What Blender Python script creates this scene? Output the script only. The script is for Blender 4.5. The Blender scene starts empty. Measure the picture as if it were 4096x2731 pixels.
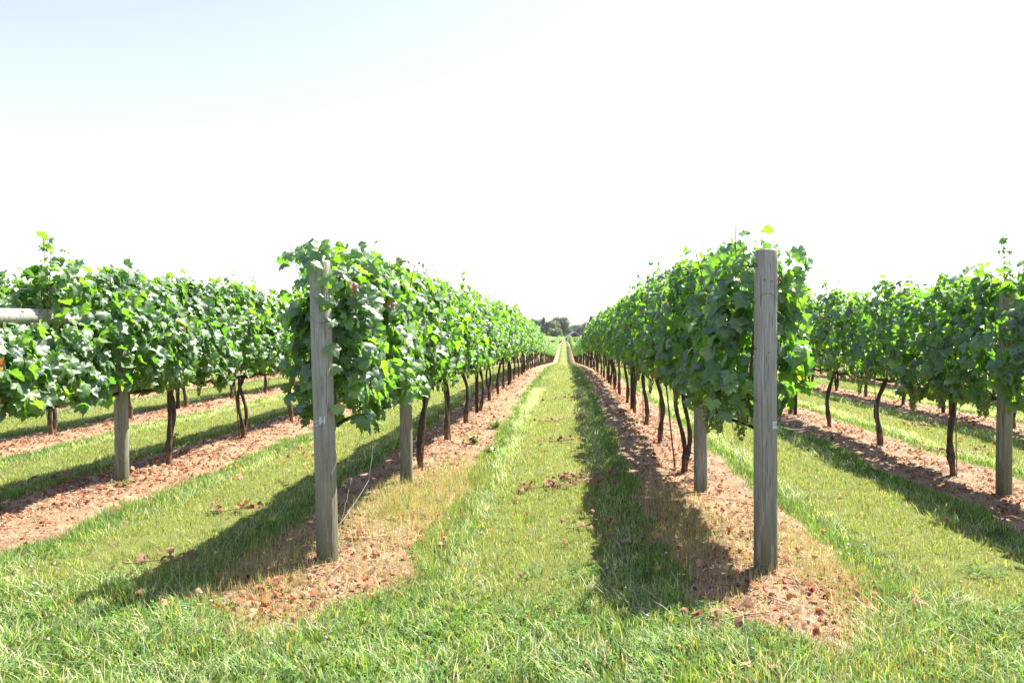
import bpy, math, random
import numpy as np
from mathutils import Vector, Matrix

R = math.radians
SC = bpy.context.scene
COL = SC.collection

# ------------------------------------------------------------------ camera
CAM_H = 1.70
cam_data = bpy.data.cameras.new("camera")
cam = bpy.data.objects.new("camera", cam_data)
COL.objects.link(cam)
cam.location = (0.0, 0.0, CAM_H)
cam.rotation_euler = (R(90 - 1.15), 0.0, R(3.96))
cam_data.lens = 27.0
cam_data.sensor_width = 36.0
cam_data.clip_start = 0.05
cam_data.clip_end = 5000.0
SC.camera = cam

# ------------------------------------------------------------------ sky and sun
SUN_EL, SUN_AZ = 58.4, 47.0          # azimuth: degrees from +Y (along the rows) towards +X
world = bpy.data.worlds.new("World")
SC.world = world
world.use_nodes = True
wn = world.node_tree.nodes
wl = world.node_tree.links
bg = wn["Background"]
sky = wn.new("ShaderNodeTexSky")
sky.sky_type = 'NISHITA'
sky.sun_disc = False
sky.sun_elevation = R(SUN_EL)
sky.sun_rotation = R(SUN_AZ)
sky.air_density = 1.0
sky.dust_density = 1.0
sky.ozone_density = 1.0
sky.altitude = 100
bg.inputs[1].default_value = 0.10
hs = wn.new("ShaderNodeHueSaturation")      # thin summer haze: a paler, less saturated sky
hs.inputs["Saturation"].default_value = 0.90
hs.inputs["Hue"].default_value = 0.535
wl.new(sky.outputs[0], hs.inputs["Color"])
wl.new(hs.outputs[0], bg.inputs[0])

sd = bpy.data.lights.new("sun", 'SUN')
sun = bpy.data.objects.new("sun", sd)
COL.objects.link(sun)
sd.energy = 5.0
sd.angle = R(0.53)
sd.color = (1.0, 0.955, 0.88)
sdir = Vector((math.sin(R(SUN_AZ)) * math.cos(R(SUN_EL)), math.cos(R(SUN_AZ)) * math.cos(R(SUN_EL)), math.sin(R(SUN_EL))))
sun.rotation_euler = (-sdir).to_track_quat('-Z', 'Y').to_euler()
sun.location = (20, 20, 30)

SC.view_settings.view_transform = 'Standard'
SC.view_settings.look = 'None'
SC.view_settings.exposure = 1.83
SC.view_settings.gamma = 1.0
SC.cycles.max_bounces = 8
SC.cycles.transmission_bounces = 6
SC.cycles.diffuse_bounces = 4
SC.cycles.glossy_bounces = 2
SC.cycles.transparent_max_bounces = 8
SC.cycles.use_denoising = True

# ------------------------------------------------------------------ terrain
XS = {-1: -1.70, 1: 1.37}
for _k in range(2, 8):
    XS[-_k] = -1.70 - 3.06 * (_k - 1)
    XS[_k] = 1.37 + 3.0 * (_k - 1)
ROWX = np.array(sorted(XS.values()))

_gy = [-50, 0, 12, 18, 24, 30, 34, 47, 68, 90, 105, 120, 150, 195, 300, 450, 700, 3000]
_gz = [0, 0, 0, -.04, -.12, -.20, -.32, -.80, -1.70, -2.65, -3.30, -3.42, -3.35, -3.0, -4.8, -7.0, -9.5, -12]
_t = np.arange(-50, 3001, 0.5)
_g = np.interp(_t, _gy, _gz)
_ker = np.exp(-0.5 * (np.arange(-16, 17) / 6.0) ** 2); _ker /= _ker.sum()
_g = np.convolve(np.pad(_g, 16, mode='edge'), _ker, mode='valid')


def gh(y):
    return np.interp(y, _t, _g)


def gz(x, y):
    x = np.asarray(x, float); y = np.asarray(y, float)
    rowd = np.abs(x[..., None] - ROWX).min(-1) if x.ndim else np.abs(x - ROWX).min()
    b = 0.035 * np.exp(-(rowd / 0.45) ** 2) * np.clip((y - 4.6) / 1.0, 0, 1)      # slight berm under the vines
    b = b - 0.018 * np.exp(-((rowd - 0.92) / 0.16) ** 2) * np.clip((y - 4.6) / 1.0, 0, 1)   # wheel track
    n = 0.012 * np.sin(x * 2.3 + 1.1 * np.sin(y * .9)) + 0.010 * np.sin(y * 1.7 + 2.0 * x)
    return gh(y) + b + n


def gz1(x, y):
    return float(gz(np.array([x]), np.array([y]))[0])


# ------------------------------------------------------------------ helpers
def link(o, parent=None):
    COL.objects.link(o)
    if parent is not None:
        o.parent = parent
    return o


def tag(o, label=None, cat=None, group=None, kind=None):
    if label: o["label"] = label
    if cat: o["category"] = cat
    if group: o["group"] = group
    if kind: o["kind"] = kind
    return o


def empty(name, loc, rz=0.0):
    o = bpy.data.objects.new(name, None)
    o.empty_display_size = 0.2
    COL.objects.link(o)
    o.location = loc
    o.rotation_euler = (0, 0, rz)
    return o


class Geo:
    """collects vertices, faces of any size and a colour per vertex, as numpy chunks"""
    def __init__(self):
        self.V = []; self.C = []; self.L = []; self.S = []; self.n = 0

    def add(self, V, F, col=(1, 1, 1)):
        V = np.asarray(V, dtype=np.float32).reshape(-1, 3)
        col = np.asarray(col, dtype=np.float32)
        if col.ndim == 1:
            col = np.tile(col, (len(V), 1))
        self.V.append(V); self.C.append(col)
        Fs = F if isinstance(F, (list, tuple)) and len(F) and isinstance(F[0], np.ndarray) and F[0].ndim == 2 else [np.asarray(F, dtype=np.int32)]
        for f in Fs:
            if len(f) == 0: continue
            f = f.astype(np.int32)
            self.L.append((f + self.n).ravel())
            self.S.append(np.full(len(f), f.shape[1], dtype=np.int32))
        self.n += len(V)

    def mesh(self, name, mat, smooth=True):
        me = bpy.data.meshes.new(name)
        V = np.concatenate(self.V); L = np.concatenate(self.L); S = np.concatenate(self.S)
        me.vertices.add(len(V)); me.vertices.foreach_set("co", V.ravel())
        me.loops.add(len(L)); me.loops.foreach_set("vertex_index", L)
        me.polygons.add(len(S))
        st = np.concatenate(([0], np.cumsum(S)[:-1])).astype(np.int32)
        me.polygons.foreach_set("loop_start", st)
        me.update(calc_edges=True)
        me.polygons.foreach_set("use_smooth", np.full(len(S), smooth))
        C = np.concatenate(self.C)
        a = me.attributes.new("col", 'FLOAT_COLOR', 'POINT')
        a.data.foreach_set("color", np.concatenate([C, np.ones((len(C), 1), np.float32)], 1).ravel())
        me.materials.append(mat)
        return me

    def obj(self, name, mat, parent=None, smooth=True):
        return link(bpy.data.objects.new(name, self.mesh(name, mat, smooth)), parent)


def frames(nrm, tip):
    """orthonormal frames from normals and rough tip directions: columns X, Y(-tip), Z(normal)"""
    nrm = nrm / (np.linalg.norm(nrm, axis=1, keepdims=True) + 1e-9)
    y = -(tip - (tip * nrm).sum(1, keepdims=True) * nrm)
    y /= (np.linalg.norm(y, axis=1, keepdims=True) + 1e-9)
    x = np.cross(y, nrm)
    return np.stack([x, y, nrm], axis=2)      # n,3,3


def scatter(geo, TV, TF, P, M, S, cols):
    """place the template (TV, TF) at P with frames M and scales S; TV may be (k,3) or (n,k,3)"""
    n = len(P)
    if n == 0: return
    TV = np.asarray(TV, float)
    if TV.ndim == 2:
        TV = np.broadcast_to(TV, (n,) + TV.shape)
    S = np.asarray(S, float).reshape(n, 1, -1)
    V = np.einsum('nij,nkj->nki', M, TV * S) + P[:, None, :]
    k = TV.shape[1]
    F = [(f[None] + (np.arange(n) * k)[:, None, None]).reshape(-1, f.shape[1]) for f in (TF if isinstance(TF, list) else [TF])]
    cols = np.asarray(cols)
    if cols.ndim == 2:
        cols = np.repeat(cols, k, axis=0)
    geo.add(V.reshape(-1, 3), F, cols)


def tube(geo, pts, rad, n=8, col=(1, 1, 1), ridge=0.0, rng=None, cap=True):
    pts = np.asarray(pts, float); m = len(pts)
    rad = np.full(m, rad) if np.isscalar(rad) else np.asarray(rad, float)
    T = np.gradient(pts, axis=0); T /= (np.linalg.norm(T, axis=1, keepdims=True) + 1e-9)
    ref = np.array([1.0, 0, 0]) if abs(T[0, 0]) < 0.8 else np.array([0, 1.0, 0])
    rd = np.ones((m, n))
    if ridge and rng is not None:
        base = rng.uniform(-1, 1, n) * ridge
        for i in range(m):
            rd[i] += np.roll(base, int(i * 0.12)) + rng.uniform(-.35, .35, n) * ridge
    V = []
    a = np.arange(n) * 2 * math.pi / n
    u = ref - T[0] * ref.dot(T[0]); u /= np.linalg.norm(u)
    for i in range(m):
        u = u - T[i] * u.dot(T[i]); u /= (np.linalg.norm(u) + 1e-9)
        w = np.cross(T[i], u)
        V.append(pts[i] + (rad[i] * rd[i])[:, None] * (np.cos(a)[:, None] * u + np.sin(a)[:, None] * w))
    V = np.concatenate(V)
    i, j = np.meshgrid(np.arange(m - 1), np.arange(n), indexing='ij')
    j2 = (j + 1) % n
    F = np.stack([i * n + j, i * n + j2, (i + 1) * n + j2, (i + 1) * n + j], -1).reshape(-1, 4)
    fs = [F]
    if cap:
        fs.append(np.array([list(range(n))[::-1]])); fs.append(np.array([[(m - 1) * n + q for q in range(n)]]))
    geo.add(V, fs, col)


def box(geo, c, s, col=(1, 1, 1), rz=0.0):
    c = np.asarray(c, float); s = np.asarray(s, float) / 2
    V = np.array([[x, y, z] for z in (-1, 1) for y in (-1, 1) for x in (-1, 1)]) * s
    ca, sa = math.cos(rz), math.sin(rz)
    V = np.stack([V[:, 0] * ca - V[:, 1] * sa, V[:, 0] * sa + V[:, 1] * ca, V[:, 2]], 1) + c
    F = np.array([[0, 2, 3, 1], [4, 5, 7, 6], [0, 1, 5, 4], [2, 6, 7, 3], [0, 4, 6, 2], [1, 3, 7, 5]])
    geo.add(V, F, col)


def norm3(v): return v / np.linalg.norm(v)


# ------------------------------------------------------------------ materials
def new_mat(name):
    m = bpy.data.materials.new(name); m.use_nodes = True
    nt = m.node_tree; nt.nodes.clear()
    return m, nt, nt.nodes.new("ShaderNodeOutputMaterial")


def N(nt, t, **kw):
    n = nt.nodes.new(t)
    for k, v in kw.items():
        if k.startswith("i_"):
            n.inputs[k[2:].replace("_", " ")].default_value = v
        else:
            setattr(n, k, v)
    return n


def ramp(nt, stops, interp='LINEAR'):
    r = nt.nodes.new("ShaderNodeValToRGB"); r.color_ramp.interpolation = interp
    e = r.color_ramp.elements
    while len(e) < len(stops): e.new(0.5)
    for q, (p, c) in zip(e, stops):
        q.position = p; q.color = tuple(c) + (1,) if len(c) == 3 else c
    return r


def noise(nt, vec, scale, detail=4, rough=.55, dist=0.0):
    n = nt.nodes.new("ShaderNodeTexNoise")
    n.inputs["Scale"].default_value = scale; n.inputs["Detail"].default_value = detail
    n.inputs["Roughness"].default_value = rough; n.inputs["Distortion"].default_value = dist
    if vec is not None: nt.links.new(vec, n.inputs["Vector"])
    return n


def mixc(nt, fac, a, b, mode='MIX'):
    m = nt.nodes.new("ShaderNodeMix"); m.data_type = 'RGBA'; m.blend_type = mode
    for idx, v in ((0, fac), (6, a), (7, b)):
        if hasattr(v, "is_linked") or hasattr(v, "links"):
            nt.links.new(v, m.inputs[idx])
        else:
            m.inputs[idx].default_value = v if idx == 0 else tuple(v) + (1,)
    return m.outputs[2]


def math_n(nt, op, a, b=0.0, c=None, clamp=False):
    m = nt.nodes.new("ShaderNodeMath"); m.operation = op; m.use_clamp = clamp
    for i, v in enumerate((a, b) if c is None else (a, b, c)):
        if hasattr(v, "links"): nt.links.new(v, m.inputs[i])
        else: m.inputs[i].default_value = v
    return m.outputs[0]


def leafy(name, rough=.42, trans=.38, tmul=(4.2, 3.0, 1.0), bump=0.25, bscale=55.0, back=(.10, .16, .08), spec=.5, under=.35, wax=0.0):
    """thin foliage: gloss on the surface plus light passing through it; colour from each leaf's own attribute"""
    m, nt, out = new_mat(name)
    at = N(nt, "ShaderNodeAttribute", attribute_name="col")
    geo = N(nt, "ShaderNodeNewGeometry")
    col = at.outputs["Color"]
    uc = mixc(nt, under, col, back)
    top = mixc(nt, wax, col, (.135, .18, .105)) if wax else col
    base = mixc(nt, geo.outputs["Backfacing"], top, uc)
    p = N(nt, "ShaderNodeBsdfPrincipled")
    nt.links.new(base, p.inputs["Base Color"])
    rg = math_n(nt, 'MULTIPLY_ADD', geo.outputs["Backfacing"], .3, rough)
    nt.links.new(rg, p.inputs["Roughness"])
    p.inputs["Specular IOR Level"].default_value = spec
    if spec > .9: p.inputs["IOR"].default_value = 1.62      # waxy upper side
    if bump:
        tc = N(nt, "ShaderNodeTexCoord")
        nz = noise(nt, tc.outputs["Object"], bscale, 2)
        b = N(nt, "ShaderNodeBump"); b.inputs["Strength"].default_value = bump; b.inputs["Distance"].default_value = .01
        nt.links.new(nz.outputs[0], b.inputs["Height"]); nt.links.new(b.outputs[0], p.inputs["Normal"])
    t = N(nt, "ShaderNodeBsdfTranslucent")
    tm = mixc(nt, 1.0, col, tmul, 'MULTIPLY')
    nt.links.new(tm, t.inputs["Color"])
    mx = N(nt, "ShaderNodeMixShader"); mx.inputs[0].default_value = trans
    nt.links.new(p.outputs[0], mx.inputs[1]); nt.links.new(t.outputs[0], mx.inputs[2])
    nt.links.new(mx.outputs[0], out.inputs[0])
    return m


def plain(name, rough=.8, bump=0.0, bscale=40, spec=.3, stretch=None, metal=0.0, vary=.25):
    """opaque surface, colour from the attribute broken up by noise"""
    m, nt, out = new_mat(name)
    at = N(nt, "ShaderNodeAttribute", attribute_name="col")
    tc = N(nt, "ShaderNodeTexCoord"); vec = tc.outputs["Object"]
    if stretch:
        mp = N(nt, "ShaderNodeMapping"); mp.inputs["Scale"].default_value = stretch
        nt.links.new(vec, mp.inputs["Vector"]); vec = mp.outputs[0]
    nz = noise(nt, vec, bscale, 5, .65)
    rp = ramp(nt, [(.3, (1 - vary,) * 3), (.7, (1 + vary * .6,) * 3)])
    nt.links.new(nz.outputs[0], rp.inputs[0])
    c = mixc(nt, 1.0, at.outputs["Color"], rp.outputs[0], 'MULTIPLY')
    p = N(nt, "ShaderNodeBsdfPrincipled")
    nt.links.new(c, p.inputs["Base Color"])
    p.inputs["Roughness"].default_value = rough; p.inputs["Specular IOR Level"].default_value = spec
    p.inputs["Metallic"].default_value = metal
    if bump:
        b = N(nt, "ShaderNodeBump"); b.inputs["Strength"].default_value = bump; b.inputs["Distance"].default_value = .01
        nt.links.new(nz.outputs[0], b.inputs["Height"]); nt.links.new(b.outputs[0], p.inputs["Normal"])
    nt.links.new(p.outputs[0], out.inputs[0])
    return m


M_LEAF = leafy("vine_leaf", rough=.50, trans=.42, tmul=(3.05, 3.15, .85), wax=.20, bump=.45, bscale=38, spec=1.0)
M_FARLEAF = leafy("far_foliage", rough=.5, trans=.34, bump=0, spec=.8, wax=.2)
M_GRASS = leafy("grass_blade", rough=.36, trans=.34, tmul=(2.1, 2.0, 1.0), bump=0, spec=.85, under=.0)
M_CLOVER = leafy("clover_leaf", rough=.65, trans=.3, tmul=(2.0, 1.9, 1.0), bump=0, spec=.25, under=.0)
M_LITTER = leafy("dead_leaf", rough=.7, trans=.22, tmul=(1.6, 1.2, .8), bump=.4, bscale=90, spec=.3, under=.1)
M_STRAW = plain("dry_straw", .6, 0, 30)
M_BARK = plain("vine_bark", .9, .9, 60, .15, (1, 1, .14), vary=.6)
M_SHOOT = plain("green_shoot", .55, 0, 30)
M_STEEL = plain("rusty_steel", .75, .3, 60, .4, vary=.35)
M_WIRE = plain("galvanised_wire", .6, 0, 20, .3, metal=.3, vary=.1)
M_CHAIN = plain("dark_chain", .5, 0, 60, .5, metal=.6)
M_PLATE = plain("zinc_plate", .45, .2, 120, .5, metal=.3)
M_CORD = plain("white_cord", .6, 0, 80)
M_BARN = plain("painted_boards", .8, .2, 3, .3, (3, 3, .2))
M_ROOF = plain("metal_roof", .35, 0, 2, .5, metal=.4)


def grape_mat():
    m, nt, out = new_mat("green_grape")
    at = N(nt, "ShaderNodeAttribute", attribute_name="col")
    p = N(nt, "ShaderNodeBsdfPrincipled")
    nt.links.new(at.outputs["Color"], p.inputs["Base Color"])
    p.inputs["Roughness"].default_value = .38
    p.inputs["Subsurface Weight"].default_value = .25
    p.inputs["Subsurface Radius"].default_value = (.008, .01, .003)
    nt.links.new(p.outputs[0], out.inputs[0])
    return m


M_GRAPE = grape_mat()


def wood_mat():
    m, nt, out = new_mat("weathered_post_wood")
    tc = N(nt, "ShaderNodeTexCoord")
    oi = N(nt, "ShaderNodeObjectInfo")
    add = N(nt, "ShaderNodeVectorMath", operation='ADD')
    nt.links.new(tc.outputs["Object"], add.inputs[0])
    mul = N(nt, "ShaderNodeVectorMath", operation='SCALE'); nt.links.new(oi.outputs["Location"], mul.inputs[0]); mul.inputs["Scale"].default_value = 3.7
    nt.links.new(mul.outputs[0], add.inputs[1])
    mp = N(nt, "ShaderNodeMapping"); mp.inputs["Scale"].default_value = (1, 1, .05)
    nt.links.new(add.outputs[0], mp.inputs["Vector"])
    grain = noise(nt, mp.outputs[0], 85, 6, .7, .35)
    r1 = ramp(nt, [(.22, (.16, .15, .125)), (.42, (.315, .30, .255)), (.6, (.40, .385, .335)), (.8, (.49, .475, .42))])
    nt.links.new(grain.outputs[0], r1.inputs[0])
    # blotches of brown and grey
    mp2 = N(nt, "ShaderNodeMapping"); mp2.inputs["Scale"].default_value = (1, 1, .12)
    nt.links.new(add.outputs[0], mp2.inputs["Vector"])
    blot = noise(nt, mp2.outputs[0], 11, 4, .6)
    rb = ramp(nt, [(.35, (1, 1, 1)), (.66, (.86, .80, .70))])
    nt.links.new(blot.outputs[0], rb.inputs[0])
    c = mixc(nt, 1.0, r1.outputs[0], rb.outputs[0], 'MULTIPLY')
    # drying cracks: thin dark lines running up the post
    mp3 = N(nt, "ShaderNodeMapping"); mp3.inputs["Scale"].default_value = (1, 1, .02)
    nt.links.new(add.outputs[0], mp3.inputs["Vector"])
    cr = noise(nt, mp3.outputs[0], 34, 2, .5, .2)
    ad = math_n(nt, 'ABSOLUTE', math_n(nt, 'SUBTRACT', cr.outputs[0], .5))
    cm = math_n(nt, 'MULTIPLY', math_n(nt, 'SUBTRACT', 1.0, math_n(nt, 'MULTIPLY', ad, 70, clamp=True), clamp=True), .8)
    c = mixc(nt, cm, c, (.05, .042, .032))
    # green algae growing up from the damp foot and in streaks
    sep = N(nt, "ShaderNodeSeparateXYZ"); nt.links.new(tc.outputs["Object"], sep.inputs[0])
    h = math_n(nt, 'SUBTRACT', 1.0, math_n(nt, 'DIVIDE', sep.outputs["Z"], 1.6), clamp=True)
    al = noise(nt, mp2.outputs[0], 17, 5, .7)
    am = math_n(nt, 'MULTIPLY', math_n(nt, 'POWER', h, 1.6), math_n(nt, 'MULTIPLY', math_n(nt, 'SUBTRACT', al.outputs[0], .28, clamp=True), 5.0, clamp=True), clamp=True)
    c = mixc(nt, math_n(nt, 'MULTIPLY', am, .85), c, (.075, .085, .018))
    p = N(nt, "ShaderNodeBsdfPrincipled"); nt.links.new(c, p.inputs["Base Color"])
    p.inputs["Roughness"].default_value = .82; p.inputs["Specular IOR Level"].default_value = .25
    hh = math_n(nt, 'SUBTRACT', grain.outputs[0], math_n(nt, 'MULTIPLY', cm, 1.5))
    b = N(nt, "ShaderNodeBump"); b.inputs["Strength"].default_value = .55; b.inputs["Distance"].default_value = .006
    nt.links.new(hh, b.inputs["Height"]); nt.links.new(b.outputs[0], p.inputs["Normal"])
    nt.links.new(p.outputs[0], out.inputs[0])
    return m


M_WOOD = wood_mat()


def ground_mat():
    m, nt, out = new_mat("ground_soil_and_turf")
    tc = N(nt, "ShaderNodeTexCoord"); P = tc.outputs["Object"]
    at = N(nt, "ShaderNodeAttribute", attribute_name="col")      # r: bare soil strip, g: lushness of the turf
    sep = N(nt, "ShaderNodeSeparateColor"); nt.links.new(at.outputs["Color"], sep.inputs[0])
    n1 = noise(nt, P, 3.2, 5, .62)
    n2 = noise(nt, P, 38, 6, .75)
    n3 = noise(nt, P, 150, 4, .75)
    n4 = noise(nt, P, 14, 4, .6)
    soil = ramp(nt, [(.3, (.055, .032, .018)), (.46, (.17, .10, .055)), (.58, (.32, .21, .125)), (.72, (.52, .39, .25))])
    nt.links.new(n2.outputs[0], soil.inputs[0])
    pale = ramp(nt, [(.42, (0, 0, 0)), (.66, (1, 1, 1))]); nt.links.new(n1.outputs[0], pale.inputs[0])
    soilc = mixc(nt, math_n(nt, 'MULTIPLY', pale.outputs[0], .62), soil.outputs[0], (.46, .355, .22))
    chips = ramp(nt, [(.52, (0, 0, 0)), (.62, (1, 1, 1))]); nt.links.new(n3.outputs[0], chips.inputs[0])
    soilc = mixc(nt, math_n(nt, 'MULTIPLY', chips.outputs[0], .6), soilc, (.16, .075, .035))
    turf = ramp(nt, [(.3, (.018, .030, .007)), (.5, (.050, .080, .016)), (.62, (.13, .17, .04)), (.8, (.26, .27, .10))])  # ramp darkened: shade in the gaps between grass blades put into the colour
    nt.links.new(n3.outputs[0], turf.inputs[0])
    dry = ramp(nt, [(.3, (.045, .05, .014)), (.52, (.15, .17, .04)), (.64, (.27, .27, .09)), (.8, (.42, .38, .17))])
    nt.links.new(n3.outputs[0], dry.inputs[0])
    tf = mixc(nt, sep.outputs["Green"], dry.outputs[0], turf.outputs[0])
    mask = math_n(nt, 'ADD', sep.outputs["Red"], math_n(nt, 'MULTIPLY', math_n(nt, 'SUBTRACT', n4.outputs[0], .5), .9))
    ms = ramp(nt, [(.40, (0, 0, 0)), (.60, (1, 1, 1))]); nt.links.new(mask, ms.inputs[0])
    c = mixc(nt, ms.outputs[0], tf, soilc)
    p = N(nt, "ShaderNodeBsdfPrincipled"); nt.links.new(c, p.inputs["Base Color"])
    p.inputs["Roughness"].default_value = .95; p.inputs["Specular IOR Level"].default_value = .15
    b = N(nt, "ShaderNodeBump"); b.inputs["Strength"].default_value = .9; b.inputs["Distance"].default_value = .03
    hs = math_n(nt, 'ADD', n2.outputs[0], math_n(nt, 'MULTIPLY', n3.outputs[0], .4))
    nt.links.new(hs, b.inputs["Height"]); nt.links.new(b.outputs[0], p.inputs["Normal"])
    nt.links.new(p.outputs[0], out.inputs[0])
    return m


M_GROUND = ground_mat()

# ------------------------------------------------------------------ zones of the ground
START = {k: 5.36 for k in XS}
ROW_END_FIELD = 440.0


def wob(x, y):
    return .10 * np.sin(y * 1.9 + x * .7) + .07 * np.sin(y * 4.3 + 1.3 * x) + .05 * np.sin(y * 9.1 + 2 * x) + .04 * np.sin(x * 7.0 + y * 3)


def soilness(x, y):
    """1 in the bare strips under the vines, 0 in the turf lanes"""
    d = x[..., None] - ROWX
    i = np.abs(d).argmin(-1)
    dd = np.take_along_axis(d, i[..., None], -1)[..., 0]
    w = .60 + .5 * wob(x, y)
    s = np.clip((w - np.abs(dd)) / .16 + .5, 0, 1)
    yb = np.where(np.abs(dd) < .62, 3.95 + 1.3 * np.abs(dd) + wob(x * 3, y), 4.6)
    s *= np.clip((y - yb) / .35, 0, 1)
    s *= ((y < 186) | (y > 194)) & (y < 442)
    return s


PSI = R(3.96)


def gpos(px, py):
    """ground point seen at a pixel of the 2352-wide photograph (flat near ground)"""
    zc = 1764 * CAM_H / (py - 750); xc = (px - 1176) / 1764 * zc
    return -zc * math.sin(PSI) + xc * math.cos(PSI), zc * math.cos(PSI) + xc * math.sin(PSI)


def lane_u(x):
    """distance from the nearest row of vines"""
    return np.abs(x[..., None] - ROWX).min(-1)


def lushness(x, y):
    d = lane_u(x)
    edge = np.exp(-((d - .80) / .17) ** 2)
    head = np.clip((5.0 - y) / .8, 0, 1)
    side = np.clip(np.sin(y * .35 + x * 1.3) * .3 + .1, 0, .4)
    return np.clip(np.maximum(edge, head * .9) + side * .5, 0, 1)


# ground sheet, fine near the camera and reaching the horizon
def ground():
    ys = np.concatenate([np.arange(-6, 2.5, .5), np.arange(2.5, 16, .11), np.arange(16, 40, .3), np.arange(40, 200, 1.2), np.arange(200, 460, 6), np.array([480, 520, 600, 750, 1000, 1500, 2200, 3000])])
    xn = np.concatenate([np.arange(-21, -8, .3), np.arange(-8, 7, .11), np.arange(7, 21, .3)])
    xs = np.concatenate([[-2500, -1500, -900, -500, -300, -180, -110, -70, -45, -32, -25], xn, [21.3, 25, 32, 45, 70, 110, 180, 300, 500, 900, 1500, 2500]])
    X, Y = np.meshgrid(xs, ys)
    Z = gz(X, Y)
    rng = np.random.default_rng(3)
    s = soilness(X, Y); l = lushness(X, Y)
    Z = Z + rng.normal(0, .006, Z.shape) * (Y < 20)
    V = np.stack([X, Y, Z], -1).reshape(-1, 3)
    h, w = X.shape
    i, j = np.meshgrid(np.arange(h - 1), np.arange(w - 1), indexing='ij')
    a = i * w + j
    F = np.stack([a, a + 1, a + w + 1, a + w], -1).reshape(-1, 4)
    g = Geo(); g.add(V, F, np.stack([s, l, np.zeros_like(s)], -1).reshape(-1, 3))
    o = g.obj("ground", M_GROUND)
    tag(o, kind="structure")


ground()

# ------------------------------------------------------------------ grass
def in_view(x, y, pad=.35):
    """inside a cone a good deal wider than the photograph's"""
    return (np.abs(x + .0692 * y) < (.72 * y + pad + 1.2))


def blades(geo, rng, x, y, h, w, lean, dirn, c0, c1, seg):
    """n tapering blades, each with its own lean direction, bending over towards the tip"""
    n = len(x)
    z = gz(x, y) - .004
    base = np.stack([x, y, z], 1)
    d = np.stack([np.cos(dirn), np.sin(dirn), np.zeros(n)], 1)
    fa = dirn + math.pi / 2 + rng.uniform(-.7, .7, n)
    side = np.stack([np.cos(fa), np.sin(fa), np.zeros(n)], 1)
    pts, cs = [], []
    for i, t in enumerate(np.linspace(0, 1, seg + 1)):
        up = np.sin(np.minimum(1.5, (1.5707 - lean * .75)))[:, None]
        off = d * (h * lean * (t ** 1.7) * .9)[:, None]
        hz = (h * np.sqrt(np.clip(1 - .55 * lean ** 2, .04, 1)) * (t - .30 * lean * t * t))[:, None] * np.array([0, 0, 1.0])
        c = base + off + hz
        ww = (w * (1 - t ** 1.5) * .5)[:, None]
        col = c0 * (1 - t) + c1 * t
        if i < seg:
            pts += [c - side * ww, c + side * ww]; cs += [col, col]
        else:
            pts.append(c); cs.append(col)
    k = 2 * seg + 1
    V = np.stack(pts, 1).reshape(-1, 3); C = np.stack(cs, 1).reshape(-1, 3)
    o = (np.arange(n) * k)[:, None]
    F = []
    if seg > 1:
        F.append(np.concatenate([o + np.array([[2 * i, 2 * i + 1, 2 * i + 3, 2 * i + 2]]) for i in range(seg - 1)], 0))
    F.append(o + np.array([[2 * seg - 2, 2 * seg - 1, 2 * seg]]))
    geo.add(V, F, C)


GREEN = np.array([.092, .190, .024]); LIME = np.array([.175, .285, .036]); BLUEG = np.array([.100, .160, .050])
OLIVE = np.array([.185, .245, .045]); STRAW = np.array([.42, .36, .17]); PALE = np.array([.36, .38, .20]); GOLD = np.array([.42, .30, .12])


def samp(rng, n, y0, y1):
    """uniform over the area of the view cone between two depths"""
    y = np.sqrt(rng.uniform(y0 * y0, y1 * y1, n))
    x = rng.uniform(-1, 1, n) * (.73 * y + 1.5) - .0692 * y
    return x, y


def vnoise(rng_seed, x, y, s):
    r = np.random.default_rng(rng_seed)
    v = 0
    for _ in range(5):
        a = r.uniform(0, 6.28); f = r.uniform(.6, 1.6) / s; p = r.uniform(0, 6.28)
        v = v + np.sin((x * math.cos(a) + y * math.sin(a)) * f * 6.28 + p)
    return v / 5


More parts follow.
